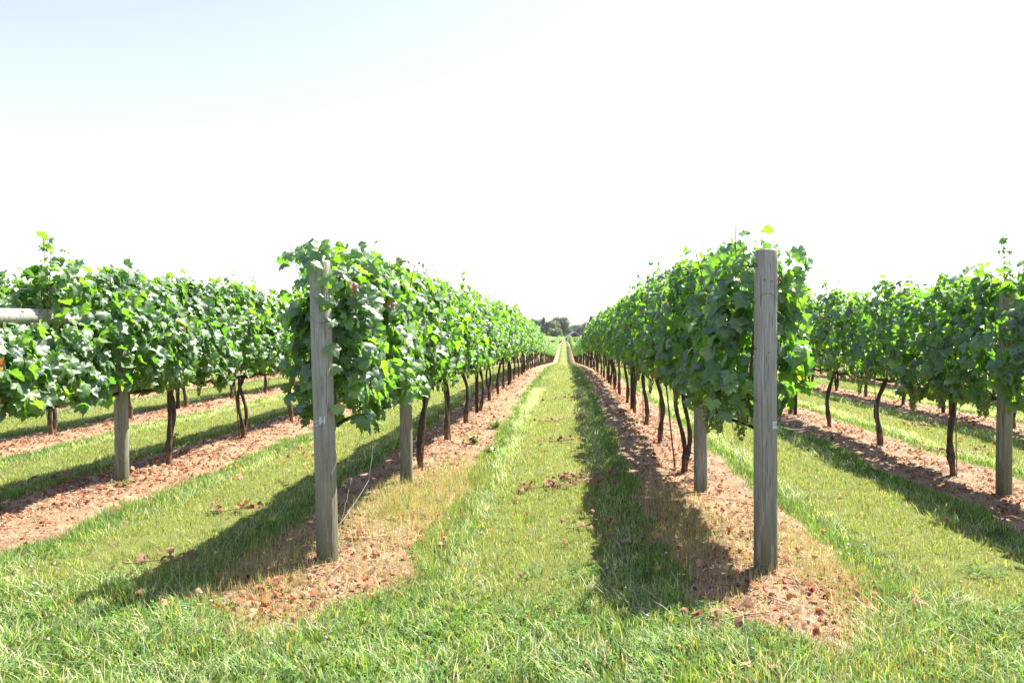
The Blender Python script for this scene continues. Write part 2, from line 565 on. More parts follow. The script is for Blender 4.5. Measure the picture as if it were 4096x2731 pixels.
def grass():
    rng = np.random.default_rng(11)
    g = Geo()
    bands = [(2.6, 5.2, 5600, 3, 1.0, 1.0), (5.2, 8.5, 3800, 2, 1.15, 1.0), (8.5, 14, 1900, 2, 1.45, 1.05), (14, 26, 620, 1, 2.4, 1.1), (26, 60, 120, 1, 4.5, 1.25)]
    for (y0, y1, dens, seg, wk, hk) in bands:
        area = .73 * (y1 ** 2 - y0 ** 2) + 3.0 * (y1 - y0)
        n = int(dens * area)
        x, y = samp(rng, n, y0, y1)
        s = soilness(x, y); L = lushness(x, y); d = lane_u(x)
        clump = vnoise(5, x, y, .5); clump2 = vnoise(6, x, y, .17)
        keep = rng.uniform(0, 1, n) > np.clip(s * 1.3 - .12, 0, .98)
        keep &= rng.uniform(0, 1, n) < np.clip(.72 + .5 * clump + .3 * clump2, .22, 1)
        x, y, s, L, d, clump, clump2 = [q[keep] for q in (x, y, s, L, d, clump, clump2)]
        n = len(x); u = rng.uniform(0, 1, n)
        head = np.clip((5.0 - y) / .8, 0, 1)
        mid = np.clip((d - .95) / .2, 0, 1) * (1 - head)
        flat = np.exp(-((d - .97) / .12) ** 2) * (1 - head) * (.5 + .5 * vnoise(9, x, y, .9))
        h = (.036 + .040 * rng.uniform(0, 1, n) + .012 * L + .02 * np.clip(clump, 0, 1)) * hk
        h *= (1 - .35 * (mid * (rng.uniform(0, 1, n) < .5)))
        w = (.0030 + .0035 * rng.uniform(0, 1, n) ** 2 + .0018 * L) * wk * (1 + .75 * head * rng.uniform(0, 1, n))
        lean = np.clip(rng.normal(.48, .26, n) + .35 * flat + .30 * head * (clump > 0), .03, 1.25)
        dirn = rng.uniform(0, 2 * math.pi, n)
        comb = rng.uniform(0, 1, n) < np.clip(flat + .55 * head * (clump > -.1), 0, .9)
        dirn = np.where(comb, 1.5 + 5 * vnoise(12, x, y, .7) + rng.normal(0, .8, n), dirn)
        h = np.where(comb, h * 1.35, h)
        c = np.where((u < .45)[:, None], GREEN, np.where((u < .8)[:, None], LIME, BLUEG))
        ol = rng.uniform(0, 1, n) < mid * .62
        c = np.where(ol[:, None], OLIVE, c)
        dryp = .05 + .15 * mid + .35 * flat + .14 * head + .5 * np.clip(s, 0, 1)
        dr = rng.uniform(0, 1, n) < dryp
        cd = np.where((rng.uniform(0, 1, n) < .5)[:, None], STRAW, PALE)
        near_end = np.clip(1 - np.abs(y - 6.3) / 2.8, 0, 1) * s * .6
        cd = np.where((rng.uniform(0, 1, n) < near_end)[:, None], GOLD, cd)
        c = np.where(dr[:, None], cd, c)
        c = c * rng.uniform(.5, 1.45, (n, 1)) * (1 + .25 * vnoise(7, x, y, .33)[:, None]) * (1 + rng.normal(0, .07, (n, 3)))
        c = np.clip(c, .005, .8)
        tipc = np.clip(c * 1.12 + np.array([.03, .02, .0]) * (.3 + mid[:, None]), 0, .8)
        blades(g, rng, x, y, h, w, lean, dirn, c * .9, tipc, seg)
    # taller golden and green tufts round the two end posts and along the strip's edge
    for (cx, cy, sx, sy, n, hh, gold) in ((-1.50, 7.1, .24, .65, 4400, .15, .5), (-1.1, 6.9, .20, 1.0, 2600, .11, .7), (1.05, 5.9, .26, .8, 2600, .11, .72), (1.80, 5.1, .16, .9, 3200, .11, .65),
                                          (-2.1, 5.2, .30, .5, 3200, .13, .6), (1.5, 3.9, .5, .22, 2600, .11, .5), (-1.75, 4.1, .35, .2, 1800, .12, .35), (-1.1, 5.2, .3, .6, 1800, .07, .8),
                                          (1.95, 4.6, .22, .6, 1500, .10, .4), (-1.2, 8.6, .25, .6, 3000, .12, .6), (.95, 6.8, .2, .9, 3000, .12, .7)):
        x = rng.normal(cx, sx, n); y = rng.normal(cy, sy, n)
        c = np.where((rng.uniform(0, 1, n) < gold)[:, None], np.where((rng.uniform(0, 1, n) < .5)[:, None], GOLD, STRAW), np.where((rng.uniform(0, 1, n) < .5)[:, None], LIME, GREEN * 1.2))
        c = c * rng.uniform(.6, 1.25, (n, 1))
        blades(g, rng, x, y, hh * rng.uniform(.4, 1.2, n), .0032 * rng.uniform(.6, 1.4, n), np.clip(rng.normal(.5, .3, n), .05, 1.2), rng.uniform(0, 6.28, n), c * .85, c * 1.1, 2)
    for q in range(110):
        ty = rng.uniform(2.9, 5.3); tx = rng.uniform(-1, 1) * (.72 * ty + .6) - .07 * ty
        if soilness(np.array([tx]), np.array([ty]))[0] > .2: continue
        m = int(rng.uniform(25, 90)); hh = rng.uniform(.08, .17)
        x = rng.normal(tx, .05, m); y = rng.normal(ty, .05, m)
        c = np.where((rng.uniform(0, 1, m) < .75)[:, None], LIME if q % 3 else GREEN * 1.1, PALE) * rng.uniform(.7, 1.25, (m, 1))
        blades(g, rng, x, y, hh * rng.uniform(.5, 1.2, m), rng.uniform(.004, .009, m), np.clip(rng.normal(.5, .25, m), .05, 1.1), rng.uniform(0, 6.28, m), c * .85, c * 1.12, 3)
    # long loose blades combed flat over the headland
    n = 11000
    x, y = samp(rng, n, 2.7, 5.0)
    k = (vnoise(21, x, y, 1.1) > -.05) & (soilness(x, y) < .3)
    x, y = x[k], y[k]; n = len(x)
    c = np.where((rng.uniform(0, 1, n) < .5)[:, None], PALE, np.where((rng.uniform(0, 1, n) < .5)[:, None], LIME, BLUEG)) * rng.uniform(.8, 1.3, (n, 1))
    blades(g, rng, x, y, rng.uniform(.07, .20, n), rng.uniform(.0045, .0085, n), np.clip(rng.normal(1.0, .18, n), .5, 1.3), 2.2 + 6.0 * vnoise(22, x, y, .9) + rng.normal(0, .7, n), c, c * 1.1, 3)
    # the same in pale lines along the wheel tracks
    for k in (-3, -2, -1, 1, 2, 3):
        for sgn in (-1, 1):
            n = 3600
            y = np.sqrt(rng.uniform(4.8 ** 2, 22 ** 2, n))
            x = XS[k] + sgn * (.93 + rng.normal(0, .08, n)) + .3 * wob(XS[k] + y * 0, y)
            kk = in_view(x, y) & (vnoise(23 + k, x, y, 1.6) > -.35)
            x, y = x[kk], y[kk]; n = len(x)
            c = np.where((rng.uniform(0, 1, n) < .6)[:, None], PALE * 1.1, LIME) * rng.uniform(.8, 1.3, (n, 1))
            blades(g, rng, x, y, rng.uniform(.09, .20, n), rng.uniform(.003, .006, n) * np.clip(y / 7, 1, 2.2), np.clip(rng.normal(.95, .15, n), .4, 1.25), math.pi / 2 * rng.choice([-1, 1], n) + rng.normal(0, .5, n), c, c * 1.1, 2)
    o = g.obj("grass", M_GRASS)
    tag(o, "green and straw coloured grass covering the lanes between the vine rows", "grass", kind="stuff")


grass()


def clover():
    rng = np.random.default_rng(5)
    g = Geo(); fg = Geo()
    # three leaflets
    a = np.linspace(0, 2 * math.pi, 7)[:-1]
    V, F = [], []
    for k in range(3):
        t = k * 2 * math.pi / 3
        cx, cy = .55 * math.cos(t), .55 * math.sin(t)
        V += [(cx + .46 * math.cos(q), cy + .46 * math.sin(q), .10 * math.cos(2 * (q - t))) for q in a]
        F.append([k * 6 + q for q in range(6)])
    TV, TF = np.array(V), np.array(F)
    n = 26000
    x, y = samp(rng, n, 2.7, 5.6)
    keep = (vnoise(31, x, y, .8) + .5 * vnoise(32, x, y, .3) > .02 + np.clip(y - 4.2, 0, 2) * .35) & (soilness(x, y) < .5)
    x, y = x[keep], y[keep]; n = len(x)
    z = gz(x, y) + rng.uniform(.02, .065, n)
    nr = np.stack([rng.normal(0, .4, n), rng.normal(0, .4, n), np.ones(n)], 1)
    M = frames(nr, rng.normal(0, 1, (n, 3)))
    c = np.where((rng.uniform(0, 1, n) < .5)[:, None], np.array([.06, .14, .02]), np.array([.10, .20, .03])) * rng.uniform(.7, 1.3, (n, 1))
    scatter(g, TV, TF, np.stack([x, y, z], 1), M, rng.uniform(.010, .017, n), c)
    o = g.obj("clover", M_CLOVER)
    tag(o, "patches of green three leaved clover in the near turf", "clover", kind="stuff")
    # white flower heads: small fuzzy globes on stems
    n = 300
    x, y = samp(rng, n, 2.8, 6.4)
    keep = (vnoise(33, x, y, 1.2) > -.1) & (soilness(x, y) < .3) & (rng.uniform(0, 1, n) < np.clip((6.6 - y) / 2.5, .1, 1))
    x, y = x[keep], y[keep]
    ico_v, ico_f = ico(1)
    for i in range(len(x)):
        r = rng.uniform(.006, .010); z0 = gz1(x[i], y[i]); hz = rng.uniform(.06, .10)
        v = ico_v * r * (1 + rng.uniform(-.22, .22, (len(ico_v), 1))) * np.array([1, 1, .85])
        fg.add(v + np.array([x[i], y[i], z0 + hz]), ico_f, np.array([.50, .48, .41]) * rng.uniform(.7, 1.05))
        tube(fg, [(x[i], y[i], z0), (x[i] + .004, y[i], z0 + hz)], .0012, 3, (.12, .2, .05))
    o = fg.obj("clover_flowers", M_STRAW)
    tag(o, "small white clover blossoms dotted over the near turf", "wildflowers", kind="stuff")


def ico(level):
    t = (1 + 5 ** .5) / 2
    V = [norm3(np.array(v)) for v in ((-1, t, 0), (1, t, 0), (-1, -t, 0), (1, -t, 0), (0, -1, t), (0, 1, t), (0, -1, -t), (0, 1, -t), (t, 0, -1), (t, 0, 1), (-t, 0, -1), (-t, 0, 1))]
    F = [(0, 11, 5), (0, 5, 1), (0, 1, 7), (0, 7, 10), (0, 10, 11), (1, 5, 9), (5, 11, 4), (11, 10, 2), (10, 7, 6), (7, 1, 8), (3, 9, 4), (3, 4, 2), (3, 2, 6), (3, 6, 8), (3, 8, 9), (4, 9, 5), (2, 4, 11), (6, 2, 10), (8, 6, 7), (9, 8, 1)]
    for _ in range(level):
        cache, nf = {}, []
        def mid(a, b):
            k = (min(a, b), max(a, b))
            if k not in cache:
                V.append(norm3(V[a] + V[b])); cache[k] = len(V) - 1
            return cache[k]
        for a, b, c in F:
            ab, bc, ca = mid(a, b), mid(b, c), mid(c, a)
            nf += [(a, ab, ca), (b, bc, ab), (c, ca, bc), (ab, bc, ca)]
        F = nf
    return np.array(V), np.array(F)


clover()

# ------------------------------------------------------------------ vine leaf templates
_half = [(.0, .22), (.14, .42), (.34, .52), (.52, .44), (.60, .28), (.80, .16), (.78, -.02), (.58, -.16), (.70, -.36), (.56, -.52), (.36, -.50), (.30, -.72), (.14, -.80), (.0, -1.0)]
OUT_A = _half + [(-x, y) for x, y in _half[-2:0:-1]]
_halfb = [(.0, .25), (.36, .50), (.66, .26), (.60, -.14), (.60, -.48), (.22, -.72), (.0, -1.0)]
OUT_B = _halfb + [(-x, y) for x, y in _halfb[-2:0:-1]]


def leaf_tmpl(outline, ring=True, rng=None, cup=.25, fold=.15, wave=0.08):
    o = np.array(outline); o[:, 1] += .15
    n = len(o)
    def zf(x, y, ph):
        r2 = x * x + y * y
        return -cup * r2 - fold * np.abs(x) * -1 + wave * np.sin(np.arctan2(y, x) * 5 + ph) * r2
    ph = rng.uniform(0, 6.28) if rng is not None else 0
    if ring:
        inn = o * .52
        V = np.concatenate([[[0, .02]], inn, o])
        i = np.arange(n); j = (i + 1) % n
        F = [np.stack([np.zeros(n, int), 1 + j, 1 + i], 1), np.stack([1 + i, 1 + j, 1 + n + j, 1 + n + i], 1)]
    else:
        V = np.concatenate([[[0, .02]], o])
        i = np.arange(n); j = (i + 1) % n
        F = [np.stack([np.zeros(n, int), 1 + j, 1 + i], 1)]
    z = zf(V[:, 0], V[:, 1], ph)
    # faces wound so that the normal is +Z
    V = np.concatenate([V, z[:, None]], 1)
    return V, F


_r = np.random.default_rng(2)
TA = [leaf_tmpl(OUT_A, True, _r, c, f, w) for c, f, w in ((.35, .22, .14), (.55, .1, .16), (-.1, .35, .18), (.75, .3, .10), (.2, .5, .2), (.95, .15, .14))]
TB = [leaf_tmpl(OUT_B, False, _r, c, f, w) for c, f, w in ((.35, .2, .12), (.6, .1, .1), (-.1, .35, .1))]
_q = np.array([[0, .45, 0], [.62, .1, -.1], [.4, -.45, -.1], [0, -.85, -.22], [-.4, -.45, -.1], [-.62, .1, -.1]])
TC = [(_q, [np.array([[0, 5, 4, 3], [0, 3, 2, 1]])[:, :]])]
for _tt in (TA, TB):
    for V_, F_ in _tt:
        pass


def check_wind(T):
    out = []
    for V, F in T:
        f = F[0][0]
        nz = np.cross(V[f[1]] - V[f[0]], V[f[2]] - V[f[0]])[2]
        out.append((V, [q[:, ::-1] if nz < 0 else q for q in F]))
    return out


TA, TB, TC = check_wind(TA), check_wind(TB), check_wind(TC)

LG = [np.array(c) for c in ((.060, .135, .030), (.075, .160, .028), (.046, .112, .038), (.095, .185, .028), (.115, .205, .030))]
LYOUNG = np.array([.100, .190, .028])


def leaf_colors(rng, n, young=0.0):
    k = rng.choice(5, n, p=(.28, .27, .2, .17, .08))
    c = np.array(LG)[k]
    y = (rng.uniform(0, 1, n) < young)[:, None]
    c = np.where(y, LYOUNG, c) * rng.uniform(.75, 1.25, (n, 1))
    dead = (rng.uniform(0, 1, n) < .004)[:, None]
    yel = (rng.uniform(0, 1, n) < .010)[:, None]
    c = np.where(yel, np.array([.20, .24, .04]), c)
    c = np.where(dead, np.array([.20, .075, .03]), c)
    return c


def put_leaves(geo, rng, tm, P, nrm, tip, size, cols):
    n = len(P); k = rng.integers(0, len(tm), n)
    M = frames(nrm, tip)
    asp = np.stack([size * rng.uniform(.82, 1.18, n), size * rng.uniform(.85, 1.15, n), size * rng.uniform(.6, 1.5, n)], 1)
    for q, (V, F) in enumerate(tm):
        s = k == q
        if s.any():
            m = s.sum()
            TVv = np.repeat(V[None], m, 0).copy()
            # each leaf gets its own curl across its width and along its length
            cx = rng.uniform(-.25, .30, m)[:, None]; cy = rng.uniform(-.15, .35, m)[:, None]
            TVv[:, :, 2] -= cx * TVv[:, :, 0] ** 2 + cy * TVv[:, :, 1] ** 2 * np.where(TVv[:, :, 1] < 0, 1, .3)
            TVv[:, :, 2] += rng.uniform(-.18, .18, m)[:, None] * TVv[:, :, 0] * TVv[:, :, 1] * 2
            if len(V) > 12:
                TVv[:, :, 2] += rng.normal(0, .022, TVv.shape[:2])
            scatter(geo, TVv, F, P[s], M[s], asp[s], cols[s])


def canopy_geo(rng, y0, y1, n, tm, top, bot, size=(.050, .092), half=.33, young_top=.5, face_bias=.75, carve=None):
    """a hedge of leaves: positions crowd towards the two faces and the top, leaves hang like shingles"""
    g = Geo()
    ph = rng.uniform(0, 6.28, 8)
    def lump(y, z):
        return .5 * np.sin(y * 3.1 + ph[0]) + .4 * np.sin(z * 5.2 + ph[1] + y) + .35 * np.sin(y * 7.3 + ph[2] + 2 * z) + .3 * np.sin(z * 11 + ph[3] - 3 * y)
    y = rng.uniform(y0, y1, n)
    tz = rng.uniform(0, 1, n) ** .95
    T = top(y) + rng.normal(0, .04, n); B = bot(y) + np.abs(rng.normal(0, .06, n)) - .02
    z = B + (T - B) * tz
    side = rng.choice([-1, 1], n)
    dp = 1 - rng.uniform(0, 1, n) ** 1.8 * face_bias
    prof = np.clip(1.0 - .66 * np.clip((tz - .42) / .58, 0, 1) ** 1.3 - .35 * np.clip((.15 - tz) / .15, 0, 1), .2, 1)
    hw = half * prof * (1 + .22 * lump(y, z * side))
    x = side * hw * dp
    if carve is not None:
        kp = ~carve(x, y, z, rng.uniform(0, 1, n))
        x, y, z, side, tz = x[kp], y[kp], z[kp], side[kp], tz[kp]; n = len(x)
    P = np.stack([x, y, z], 1)
    toph = np.clip((tz - .8) / .2, 0, 1)
    nrm = np.stack([side * (1.0 - .5 * toph), rng.normal(0, .15, n), .55 + .7 * toph], 1) + rng.normal(0, .52, (n, 3))
    flip = rng.uniform(0, 1, n) < .08
    nrm[flip] *= -1
    tip = np.stack([side * .45, rng.normal(0, .45, n), -1 + rng.normal(0, .35, n)], 1)
    sz = rng.uniform(size[0], size[1], n) * (1 - .25 * toph)
    cols = leaf_colors(rng, n, 0)
    yg = rng.uniform(0, 1, n) < .06 + toph * young_top * .6
    cols = np.where(yg[:, None], LYOUNG * rng.uniform(.75, 1.15, (n, 1)), cols)
    put_leaves(g, rng, tm, P, nrm, tip, sz, cols)
    return g


def shoot_pts(rng, base, h, lean, m=6):
    t = np.linspace(0, 1, m)[:, None]
    b = np.array(base, float)
    return b + t * np.array([lean[0], lean[1], h]) + (t ** 2) * rng.normal(0, .03, 3) + rng.normal(0, .006, (m, 3)) * t


def shoots_geo(rng, y0, y1, n, top, gleaf, tm, long=(), n_leaf=5):
    """woody canes that rise from the cordon through the leaves, some poking out above with small young leaves"""
    g = Geo()
    specs = []
    for i in range(n):
        y = rng.uniform(y0, y1); tz = float(top(np.array([y]))[0])
        over = rng.choice([-.15, .0, .06, .14, .26], p=(.3, .25, .25, .15, .05))
        specs.append((y, tz + over, rng.normal(0, .12), rng.normal(0, .14), max(over, 0), n_leaf, 0))
    for (y, ztop, lx, ly, nl) in long:
        specs.append((y, ztop, lx, ly, .3, nl, 1))
    for (y, zt, lx, ly, over, nl, big) in specs:
        z0 = .98
        p = shoot_pts(rng, (rng.normal(0, .06), y, z0), zt - z0, (lx, ly), 8)
        r = np.linspace(.0055, .0016 if not big else .0032, 8)
        colr = np.array([.17, .10, .05]) if big else (np.array([.15, .12, .05]) if rng.uniform() < .6 else np.array([.14, .17, .05]))
        tube(g, p, r, 5, colr * rng.uniform(.7, 1.2))
        if over > 0.03 and nl and gleaf is not None:
            m = nl if big else rng.integers(2, nl + 1)
            t = rng.uniform(.72 if not big else .70, 1.0, m) * 7
            i0 = np.clip(t.astype(int), 0, 6); f = (t - i0)[:, None]
            base = p[i0] * (1 - f) + p[i0 + 1] * f
            offs = rng.normal(0, .035, (m, 3))
            P = base + offs
            for a, b in zip(base, P): tube(g, [a, b], .0012, 3, (.2, .16, .05))
            nrm = np.stack([rng.normal(0, .6, m), rng.normal(0, .6, m), np.abs(rng.normal(.6, .4, m))], 1)
            tip = offs * 20 + np.array([0, 0, -.4])
            put_leaves(gleaf, rng, tm, P, nrm, tip, rng.uniform(.028, .060, m) * (1.15 if big else 1), np.tile(LYOUNG, (m, 1)) * rng.uniform(.65, 1.2, (m, 1)))
    return g


def trunk_geo(rng, kind=0, sides=10, rings=22, two=False, sx=.0):
    """shaggy twisted vine trunk rising to the wire, sometimes two stems from one swollen foot"""
    g = Geo()
    arms = []
    n_st = 2 if two else 1
    for s in range(n_st):
        t = np.linspace(0, 1, rings)
        H = 1.0
        a1, a2 = rng.uniform(.02, .08, 2) * rng.choice([-1, 1], 2); ph1, ph2 = rng.uniform(0, 6.28, 2)
        dy = (rng.uniform(.05, .13) * (1 if s == 0 else -1)) if two else rng.uniform(-.08, .08)
        x = a1 * np.sin(t * 5 + ph1) * t ** .6 + rng.uniform(-.05, .05) * t - 0
        y = a2 * 1.2 * np.sin(t * 4.4 + ph2) * t ** .6 + dy * t ** 1.1
        x -= x[0]; y -= y[0]
        z = t * H - .04
        rad = (.036 if not two else .030) * (1.0 - .30 * t) * (1 + .35 * np.exp(-((t - rng.uniform(.18, .3)) / .05) ** 2) + .12 * np.sin(t * 17 + ph1) + .28 * np.exp(-(t / .05) ** 2))
        # orange-brown foot below the graft, near black shaggy bark above
        c = np.where((t < .2)[:, None], np.array([.16, .09, .05]), np.array([.085, .062, .048]))
        c = np.repeat(c * (1 + .25 * rng.uniform(-1, 1, (rings, 1))), sides, 0)
        tube(g, np.stack([x, y, z], 1), rad, sides, c, ridge=.16, rng=rng)
        arms.append((x[-1], y[-1], z[-1]))
    return g, arms


def cordon_geo(rng, y0, y1, top):
    g = Geo()
    for e in (y0, y1):
        t = np.linspace(0, 1, 14)
        y = top[1] + (e - top[1]) * t
        x = top[0] * (1 - t) + .02 * np.sin(t * 9 + rng.uniform(0, 6)) * t
        z = top[2] - .02 + .015 * np.sin(t * 11 + rng.uniform(0, 6)) - .01 * t
        c = np.array([.075, .052, .038])
        tube(g, np.stack([x, y, z], 1), .022 * (1 - .45 * t), 7, c, ridge=.25, rng=rng)
        for q in range(5):   # spurs
            i = rng.integers(2, 12)
            b = np.array([x[i], y[i], z[i]])
            tube(g, [b, b + np.array([rng.normal(0, .02), rng.normal(0, .02), .06])], [.011, .006], 5, c)
    return g


def grape_mesh(seed, big=1.0):
    rng = np.random.default_rng(seed); g = Geo()
    iv, jf = ico(1)
    n = int(50 * big)
    L = .17 * big ** .5
    for i in range(n):
        t = (i + rng.uniform(0, 1)) / n
        w = .036 * (1 - t) ** .55 * (1.0 if t > .12 else .75) + .006
        a = i * 2.4
        p = np.array([math.cos(a) * w * rng.uniform(.6, 1), math.sin(a) * w * rng.uniform(.6, 1), -t * L])
        c = np.array([.15, .22, .045]) * rng.uniform(.6, 1.25) + np.array([.04, .02, 0]) * rng.uniform(0, 1)
        g.add(iv * .0088 * rng.uniform(.8, 1.15) + p + rng.normal(0, .004, 3), jf, c)
    tube(g, [(0, 0, .04), (0, 0, -L * .8)], [.003, .0015], 4, (.15, .13, .04))
    return g.mesh("grape_cluster", M_GRAPE)


GRAPES = [grape_mesh(s, b) for s, b in ((1, 1.0), (2, 1.35), (3, .8), (4, 1.6))]

# ------------------------------------------------------------------ vine variants (shared mesh data)
SP = 2.08


def std_top(rng, base=2.27, dip=.13):
    a = rng.uniform(0, 6.28, 3)
    return lambda y: base + .07 * np.sin(y * 2.6 + a[0]) + .05 * np.sin(y * 6.1 + a[1]) - dip * np.clip((np.abs(y) - .6) / .5, 0, 1) ** 2


def std_bot(rng, base=.98):
    a = rng.uniform(0, 6.28, 3)
    return lambda y: base + .07 * np.sin(y * 2.9 + a[0]) + .06 * np.sin(y * 7.3 + a[1])


def variants(count, n, tm, seed, shoots=9, size=(.064, .116), sides=10, rings=22, base_top=2.27, dip=.13):
    out = []
    for i in range(count):
        rng = np.random.default_rng(seed + i)
        top, bot = std_top(rng, base_top + rng.uniform(-.03, .05), dip), std_bot(rng)
        cg = canopy_geo(rng, -1.12, 1.12, n, tm, top, bot, size)
        sg = shoots_geo(rng, -1.0, 1.0, shoots, top, cg, tm)
        tg, arms = trunk_geo(rng, sides=sides, rings=rings, two=(i % 3 == 1))
        kg = cordon_geo(rng, -1.0, 1.0, arms[0])
        out.append((cg.mesh("canopy", M_LEAF), sg.mesh("shoots", M_SHOOT), tg.mesh("trunk", M_BARK), kg.mesh("cordon", M_BARK), i % 3 == 1))
    return out


VA = variants(6, 900, TA, 100, 14)
VB = variants(6, 760, TB, 200, 9, sides=7, rings=12, base_top=2.22, dip=.2)
VR = variants(6, 640, TA, 400, 18, base_top=2.31, dip=.36)
VC = variants(5, 480, TC, 300, 5, size=(.065, .120), sides=5, rings=7, base_top=2.18, dip=.16)

ORD = ["first", "second", "third", "fourth", "fifth", "sixth", "seventh", "eighth", "ninth", "tenth", "eleventh", "twelfth"]
ROWNAME = {-1: "sunlit row beside the central lane", 1: "shady row beside the central lane"}
for _k in range(2, 8):
    ROWNAME[-_k] = "%s sunlit row from the lane" % ORD[_k - 1]
    ROWNAME[_k] = "%s shady row from the lane" % ORD[_k - 1]

rngv = random.Random(4)


def put_vine(k, idx, y, V, special=None, lod=0, grapes=0):
    x = XS[k] + rngv.uniform(-.02, .02)
    root = empty("grapevine", (x, y, gz1(x, y)), math.pi if rngv.random() < .5 and special is None else 0.0)
    s = rngv.uniform(.945, 1.045)
    root.scale = (1, 1, s if special is None else 1)
    cm, sm, tm_, km, two = V if special is None else special
    if lod < 2:
        link(bpy.data.objects.new("shoots", sm), root)
        link(bpy.data.objects.new("cordon", km), root)
    link(bpy.data.objects.new("canopy", cm), root)
    link(bpy.data.objects.new("trunk", tm_), root)
    for q in range(grapes):
        o = link(bpy.data.objects.new("grape_cluster", rngv.choice(GRAPES)), root)
        o.location = (rngv.choice((-1, 1)) * rngv.uniform(.05, .30), rngv.uniform(-1.0, 1.0), rngv.uniform(.93, 1.25))
        o.rotation_euler = (rngv.uniform(-.15, .15), rngv.uniform(-.15, .15), rngv.uniform(0, 6))
        q_ = rngv.uniform(.85, 1.25); o.scale = (q_, q_, q_)
    if idx < 12:
        tr = "twin trunked" if two else "single trunked"
        tag(root, "%s vine, %s in the %s" % (tr, ORD[idx], ROWNAME[k]), "grapevine", "grapevines of the " + ROWNAME[k])
        root["is_head"] = 1 if idx == 0 else 0
    else:
        tag(root, "distant grapevine beyond the twelfth, %s" % ROWNAME[k], "grapevine", "far grapevines of the " + ROWNAME[k])
    return root


FIRST = {-1: 8.99, 1: 8.92, -2: 8.92, 2: 8.96, -3: 9.15, 3: 8.95}
N_IND = {-1: 87, 1: 87, -2: 14, 2: 14, -3: 12, 3: 12, -4: 10, 4: 10, -5: 8, 5: 8}


def special_vine(k, seed, ystart, y_end, yv, n, top_pts, long=(), bot_pts=None, half=.34, two=False, extra=None, carve=None):
    """the vine at the head of a row, whose long arm reaches back to the end post"""
    rng = np.random.default_rng(seed)
    ty = [p[0] - yv for p in top_pts]; tz = [p[1] for p in top_pts]
    by = [p[0] - yv for p in (bot_pts or [(ystart, .97), (y_end, .97)])]; bz = [p[1] for p in (bot_pts or [(ystart, .97), (y_end, .97)])]
    top = lambda y: np.interp(y, ty, tz) + .04 * np.sin(y * 5.3 + seed) + .03 * np.sin(y * 11)
    bot = lambda y: np.interp(y, by, bz) + .05 * np.sin(y * 4.1 + seed) + .04 * np.sin(y * 9.3)
    cg = canopy_geo(rng, ystart - yv, y_end - yv, n, TA, top, bot, (.064, .118), half, carve=None if carve is None else (lambda x, y, z, u: carve(x, y + yv, z, u)))
    if extra is not None: extra(cg, rng, yv)
    sg = shoots_geo(rng, ystart - yv + .1, y_end - yv, 34, top, cg, TA, [(a - yv, b, c, d, e) for a, b, c, d, e in long])
    tg, arms = trunk_geo(rng, sides=12, rings=30, two=two)
    kg = cordon_geo(rng, ystart - yv + .15, y_end - yv, arms[0])
    return (cg.mesh("canopy", M_LEAF), sg.mesh("shoots", M_SHOOT), tg.mesh("trunk", M_BARK), kg.mesh("cordon", M_BARK), two)


def post_leaves_left(cg, rng, yv):
    """leaves spilling round and over the head of the end post"""
    n = 115
    a = rng.uniform(-.4, math.pi + .4, n)          # mostly behind, some round the flanks
    r = rng.uniform(.10, .34, n)
    P = np.stack([r * np.cos(a) * 1.05, 5.36 - yv + .12 + .6 * r * np.sin(a), rng.uniform(1.15, 2.26, n)], 1)
    P[:, 2] = np.where((P[:, 0] < 0) & (P[:, 2] < 1.35) & (rng.uniform(0, 1, n) < .6), P[:, 2] + .6, P[:, 2])
    s = np.sign(P[:, 0])
    nrm = np.stack([s * .4, -.75 + 0 * s, .5 + 0 * s], 1) + rng.normal(0, .35, (n, 3))
    tip = np.stack([s * .3, -.2 + 0 * s, -1 + 0 * s], 1) + rng.normal(0, .35, (n, 3))
    put_leaves(cg, rng, TA, P, nrm, tip, rng.uniform(.06, .10, n), leaf_colors(rng, n, .25))
    # a few drooping right across the face of the post near its head
    P = np.array([(-.03, -.15, 2.10), (.05, -.14, 2.0), (-.09, -.13, 2.15), (.07, -.15, 1.84), (.09, -.13, 1.70), (.0, -.14, 2.17), (.11, -.10, 1.95), (.10, -.12, 1.52), (.02, -.12, 2.22), (-.12, -.1, 2.2), (.11, -.08, 1.38), (.12, -.08, 1.1)]) + np.array([0, 5.36 - yv, 0])
    n = len(P)
    nrm = np.tile([.25, -.8, .55], (n, 1)) + rng.normal(0, .25, (n, 3))
    put_leaves(cg, rng, TA, P, nrm, np.tile([.1, -.2, -1], (n, 1)) + rng.normal(0, .3, (n, 3)), rng.uniform(.06, .10, n), leaf_colors(rng, n, .3))


def post_leaves_right(cg, rng, yv):
    n = 150
    s = rng.choice([-1, 1], n, p=(.5, .5))
    P = np.stack([s * rng.uniform(.09, .32, n), 5.36 - yv + rng.uniform(.02, .5, n), rng.uniform(1.05, 2.25, n)], 1)
    P[:, 2] = np.where((s > 0) & (P[:, 2] < 1.35), P[:, 2] + .7, P[:, 2])
    nrm = np.stack([s * .5, -.65 + 0 * s, .5 + 0 * s], 1) + rng.normal(0, .38, (n, 3))
    tip = np.stack([s * .3, -.2 + 0 * s, -1 + 0 * s], 1) + rng.normal(0, .35, (n, 3))
    put_leaves(cg, rng, TA, P, nrm, tip, rng.uniform(.06, .10, n), leaf_colors(rng, n, .25))


